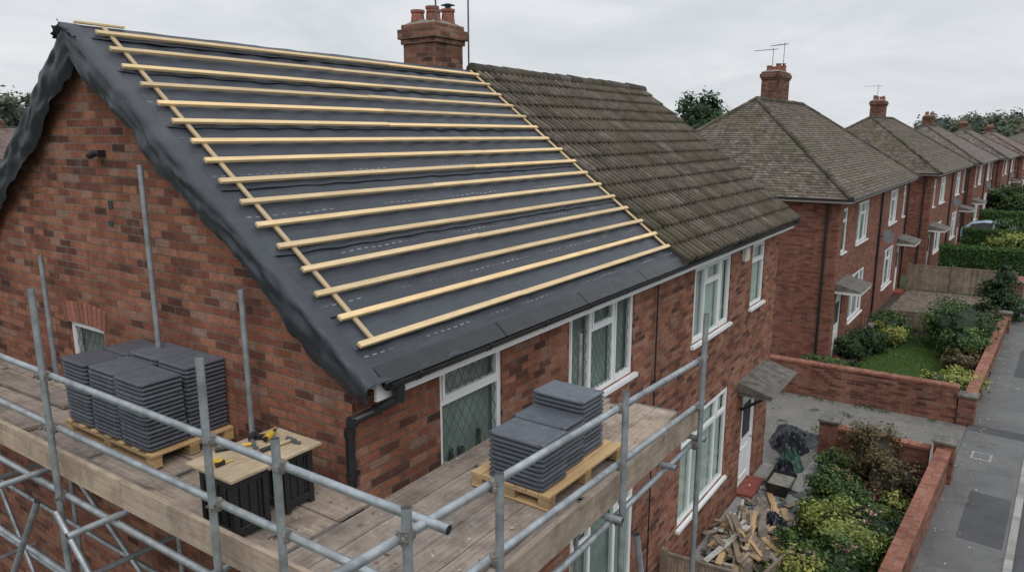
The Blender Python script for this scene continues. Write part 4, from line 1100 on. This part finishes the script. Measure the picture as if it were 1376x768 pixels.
    for c_, r_ in (((X0, Y0, he), RA), ((X0, Y1, he), RA), ((X1, Y0, he), RB), ((X1, Y1, he), RB)): ridge_tiles(mb, (c_[0], c_[1], c_[2] + .02), r_, .085, 0, .32)
    mb.obj('ridge_and_hip_tiles', [M_ridge], e)
    chimney(e, h, Y0 + hd + .3, hr - 1.2, hr + ch, chw, .7, 4, None)
    if aer > 0: aerial(e, h - .6, Y0 + hd + .3, hr, hr + ch + .9, 1.2)
    if aer > 1: aerial(e, h + .55, Y0 + hd + .2, hr, hr + ch + 1.2, .9)
    return e
def place(cx, cy, rot, name='brick_house', **k):
    W = k.get('W', 14.5); D = k.get('D', 8.0); c_, s_ = math.cos(rot), math.sin(rot)
    semi(name, cx - c_ * W / 2 + s_ * D / 2, cy - s_ * W / 2 - c_ * D / 2, rot, **k)
rt = math.radians(-3.0)
place(31.2, 8.0, math.radians(-1.2), tile=M_ptile, aer=2, chw=1.45, ch=1.15)
place(50.0, 6.8, rt, tile=M_ptile, hr=8.2, ch=1.0, aer=1, chw=1.2)
place(69.0, 5.7, rt, tile=M_ptile2, hr=7.9, ch=.8, he=5.2)
place(87.5, 4.2, rt * 1.2, tile=M_ptile2, hr=7.7, ch=.7, he=5.1)
place(106, 2.4, rt * 1.6, tile=M_ptile3, hr=7.5, ch=.7, he=5.0)
place(127, -1.2, rt * 3, tile=M_ptile2, hr=7.5, ch=.7)
place(150, -8, rt * 6, tile=M_ptile2, hr=7.5, ch=.7)
place(120, 30, rt, tile=M_ptile2, hr=7.5, ch=.7)
place(28, 72, .6, tile=M_ptile3, hr=7.8, ch=.6); place(12, 95, 1.2, tile=M_ptile2, hr=7.8, ch=.6); place(45, 110, .2, tile=M_ptile3, ch=.6)

# ================================================================ DEBRIS, SACKS
mb = MB()
for i in range(110):
    cx, cy = random.gauss(12.0, .65), min(3.65, max(2.6, random.gauss(3.15, .28)))
    hgt = .06 + .38 * math.exp(-((cx - 12.0) ** 2 / .7 + (cy - 3.2) ** 2 / .12)) * R(.3, 1)
    a_ = random.gauss(.5, .45) if R(0, 1) < .7 else R(0, 3.1); L = R(.35, 1.5); dz = R(-.10, .16)
    mb.beam((cx - L / 2 * math.cos(a_), cy - L / 2 * math.sin(a_) * .5, max(.07, hgt - dz)), (cx + L / 2 * math.cos(a_), cy + L / 2 * math.sin(a_) * .5, max(.07, hgt + dz)), R(.03, .12), R(.012, .025), random.choice((0, 0, 1, 1, 4, 4, 5)))
for i in range(150):
    cx, cy = R(10.8, 14.6), R(2.55, 3.7); hgt = .06 + .25 * math.exp(-((cx - 12.2) ** 2 / .8 + (cy - 3.2) ** 2 / .2)) * R(0, 1)
    X = Matrix.Translation((cx, cy, hgt)) @ Matrix.Rotation(R(0, 6), 4, 'Z') @ Matrix.Rotation(R(-.5, .5), 4, 'X') @ Matrix.Rotation(R(-.4, .4), 4, 'Y')
    s_ = R(.02, .13); mb.box((-s_, -s_ * R(.3, 1), -.008), (s_, s_ * .7, .010), random.choice((2, 3, 3, 5, 1)), None, X)
mb.obj('debris_pile', [M_pallet, M_fence, M_canopy, M_slate, M_board, M_white])
def crumple(name, x, y, rx, ry, h, mat, seed, flat=False):
    mb = MB()
    def fn(s_, t_):
        a_ = s_ * 2 * math.pi; q = t_; cx, cy = math.cos(a_) * q, math.sin(a_) * q
        rr = 1 + .45 * nz(math.cos(a_) * 1.6 + seed, math.sin(a_) * 1.6, seed)
        rd = 1 - 2 * abs(nz(cx * 2.2 + seed, cy * 2.2, 1)); r2 = 1 - 2 * abs(nz(cx * 5 + seed, cy * 5, 4))
        z = h * (1 - q ** (1.5 if flat else 3)) * (.25 + .6 * rd + .25 * r2) + .015 * r2
        return (x + rx * q * rr * math.cos(a_) + .03 * nz(cx * 6, cy * 6, seed), y + ry * q * rr * math.sin(a_), .056 + max(0, z))
    mb.grid(60, 22, fn, 0, smooth=False); mb.obj(name, [mat], None, recalc=False)
crumple('plastic_sheet', 17.3, 3.6, .85, .55, .26, M_rope, 3.3, True); crumple('plastic_sheet', 16.6, 3.5, .35, .35, .42, M_rope, 6.1)
crumple('rubble_sack', 15.8, 3.3, .36, .28, .36, M_green, 9.4)
crumple('rubble_sack', 15.2, 3.3, .30, .25, .34, M_rope, 19.2); crumple('plastic_sheet', 12.9, 2.95, .45, .3, .3, M_rope, 14.7, True)
mb = MB()
mb.add([(14.2, 3.0, .05), (14.75, 3.0, .05), (14.75, 3.35, .05), (14.2, 3.35, .05), (14.12, 2.93, .33), (14.83, 2.93, .33), (14.83, 3.42, .33), (14.12, 3.42, .33)], [(0, 1, 5, 4), (1, 2, 6, 5), (2, 3, 7, 6), (3, 0, 4, 7)], 0)
mb.add([(14.16, 2.96, .27), (14.79, 2.96, .27), (14.79, 3.39, .27), (14.16, 3.39, .27)], [(0, 1, 2, 3)], 1)
mb.obj('mortar_tub', [M_black, M_mort])

# ================================================================ CARS, BINS
def car(x, y, rot, col, name='parked_car'):
    e = empty(name, (x, y, .05), rot)
    body = simple('car_paint', col, .25, 2, .03, spec=.7)
    prof = [(-2.0, .35), (-2.02, .62), (-1.85, .85), (-1.2, .93), (-.55, 1.38), (.65, 1.44), (1.45, 1.30), (1.9, .95), (2.02, .6), (1.98, .35)]
    mb = MB(); w = .84
    def wy(z): return w if z < .95 else w - (z - .95) * .42
    m = len(prof)
    vs = [(p[0], -wy(p[1]), p[1]) for p in prof] + [(p[0], wy(p[1]), p[1]) for p in prof]
    mb.add(vs, [[i, i + 1, m + i + 1, m + i] for i in range(m - 1)] + [list(range(m)), list(range(m, 2 * m)), [0, m - 1, 2 * m - 1, m]], 0)
    mb.obj('body', [body], e, bevel=.04)
    mb = MB()
    for sgn in (-1, 1):
        g = [(-1.05, .96), (-.52, 1.33), (.05, 1.37), (.05, .96)]; g2 = [(.12, .96), (.12, 1.37), (.66, 1.38), (1.35, 1.24), (1.5, .98)]
        for gg in (g, g2): mb.add([(p[0], sgn * (wy(p[1]) + .012), p[1]) for p in gg], [list(range(len(gg)))], 0)
    mb.add([(-1.22, -.72, .955), (-1.22, .72, .955), (-.60, .62, 1.37), (-.60, -.62, 1.37)], [(0, 1, 2, 3)], 0)
    mb.add([(1.52, -.60, 1.29), (1.52, .60, 1.29), (1.86, .70, 1.0), (1.86, -.70, 1.0)], [(0, 1, 2, 3)], 0)
    for sx in (-1.25, 1.25):
        for sgn in (-1, 1):
            mb.cyl((sx, sgn * .86, .31), (sx, sgn * .66, .31), .31, 1, 20); mb.cyl((sx, sgn * .87, .31), (sx, sgn * .855, .31), .19, 2, 14)
    for sgn in (-1, 1): mb.box((-2.03, sgn * .6 - .15, .62), (-1.9, sgn * .6 + .15, .75), 2); mb.box((1.92, sgn * .65 - .1, .7), (2.03, sgn * .65 + .1, .85), 3)
    mb.obj('windows_wheels_lights', [M_dark, M_black, M_steel, M_redstep], e)
car(58.6, .4, 1.5, (.33, .45, .52)); car(77, -.2, 1.4, (.6, .62, .63)); car(95, -3.2, -.1, (.5, .5, .52))
def bin_(x, y, m):
    mb = MB(); mb.add([(x - .24, y - .3, .12), (x + .24, y - .3, .12), (x + .24, y + .3, .12), (x - .24, y + .3, .12), (x - .29, y - .36, 1.0), (x + .29, y - .36, 1.0), (x + .29, y + .36, 1.0), (x - .29, y + .36, 1.0)],
           [(0, 1, 5, 4), (1, 2, 6, 5), (2, 3, 7, 6), (3, 0, 4, 7), (0, 1, 2, 3)], 0)
    mb.box((x - .31, y - .38, 1.0), (x + .31, y + .38, 1.06), 0); mb.cyl((x - .25, y + .33, .1), (x - .18, y + .33, .1), .1, 1); mb.cyl((x + .18, y + .33, .1), (x + .25, y + .33, .1), .1, 1)
    mb.cyl((x - .28, y + .42, 1.0), (x + .28, y + .42, 1.0), .02, 0)
    mb.obj('wheelie_bin', [m, M_black], None, bevel=.01)
bin_(55.8, 1.4, M_blue); bin_(63.8, .3, M_blue)

# ================================================================ DISTANT TREES
bl = []
for i in range(150):
    a_ = R(-.25, 1.75); d_ = R(170, 330); r_ = R(4, 8)
    bl.append((d_ * math.cos(a_), d_ * math.sin(a_), R(1.5, 3.5), r_ * 1.3, r_ * 1.3, r_ * .8))
foliage('distant_trees', bl, 50000, .9, L_far, .75)
bl = []
for i in range(22):
    d_ = R(88, 105); a_ = R(1.13, 1.24)
    bl.append((d_ * math.cos(a_), d_ * math.sin(a_), R(4, 9.0), R(2, 3.2), R(2, 3.2), R(1.8, 2.6)))
foliage('distant_trees', bl, 30000, .42, L_far, .6)
bl = []
for i in range(30):
    d_ = R(165, 195); a_ = R(-.03, .09)
    bl.append((d_ * math.cos(a_), d_ * math.sin(a_), R(3, 8.2), R(3, 5), R(3, 5), R(2.6, 4.0)))
foliage('distant_trees', bl, 36000, .6, L_far, .7)

# ================================================================ WORLD / LIGHT / CAMERA
w = bpy.data.worlds.new('World'); scene.world = w; w.use_nodes = True
nt = w.node_tree; nt.nodes.clear(); out = nt.nodes.new('ShaderNodeOutputWorld')
sky = nt.nodes.new('ShaderNodeTexSky'); sky.sky_type = 'NISHITA'; sky.sun_disc = False
sun_el = math.radians(48)
sky.sun_elevation = sun_el; sky.air_density = 1.2; sky.dust_density = 3.0
bg1 = nt.nodes.new('ShaderNodeBackground'); nt.links.new(sky.outputs[0], bg1.inputs[0]); bg1.inputs[1].default_value = .08
tc = nt.nodes.new('ShaderNodeTexCoord'); sx = nd(nt, 'SeparateXYZ', Vector=tc.outputs['Generated'])
zz = mth(nt, 'ADD', mth(nt, 'MAXIMUM', sx.outputs[2], 0.0), .16)
cb = nd(nt, 'CombineXYZ', X=mth(nt, 'DIVIDE', sx.outputs[0], zz), Y=mth(nt, 'DIVIDE', sx.outputs[1], zz), Z=0.0)
n1 = noise_tex(nt, cb.outputs[0], .9, 7, .6, .4)
cl = ramp(nt, n1, [(.32, (.56, .605, .665)), (.5, (.70, .735, .785)), (.68, (.88, .90, .925))])
hz = ramp(nt, sx.outputs[2], [(0.0, 1.0), (.30, 0.0)])
cl = mixc(nt, mth(nt, 'MULTIPLY', hz, .6), cl, (.78, .805, .835))
bg2 = nt.nodes.new('ShaderNodeBackground'); nt.links.new(cl, bg2.inputs[0])
nt.links.new(mth(nt, 'ADD', 1.0, mth(nt, 'MULTIPLY', mth(nt, 'MAXIMUM', mth(nt, 'SUBTRACT', sx.outputs[2], .35), 0.0), 1.3)), bg2.inputs[1])
mx = nt.nodes.new('ShaderNodeMixShader'); mx.inputs[0].default_value = .93
nt.links.new(bg1.outputs[0], mx.inputs[1]); nt.links.new(bg2.outputs[0], mx.inputs[2]); nt.links.new(mx.outputs[0], out.inputs[0])
sl = bpy.data.lights.new('sun', 'SUN'); sl.energy = 1.0; sl.angle = math.radians(40); sl.color = (1, .98, .95)
so = bpy.data.objects.new('sun', sl); scene.collection.objects.link(so)
dvec = Vector((-.55, -.65, 0)).normalized() * math.cos(sun_el) + Vector((0, 0, math.sin(sun_el)))
so.rotation_euler = dvec.to_track_quat('Z', 'Y').to_euler()
sky.sun_rotation = math.atan2(dvec.x, dvec.y)

cam = bpy.data.cameras.new('Camera'); co = bpy.data.objects.new('Camera', cam); scene.collection.objects.link(co)
cam.sensor_width = 36; cam.lens = 36 * 976 / 1376; cam.clip_start = .05; cam.clip_end = 4000
p = math.radians(11.75); hd = math.radians(34.2)
fwd = Vector((math.cos(hd) * math.cos(p), math.sin(hd) * math.cos(p), -math.sin(p)))
co.location = (0, 0, 7.2); co.rotation_euler = fwd.to_track_quat('-Z', 'Y').to_euler()
scene.camera = co
scene.view_settings.view_transform = 'Standard'; scene.view_settings.look = 'None'; scene.view_settings.exposure = 0
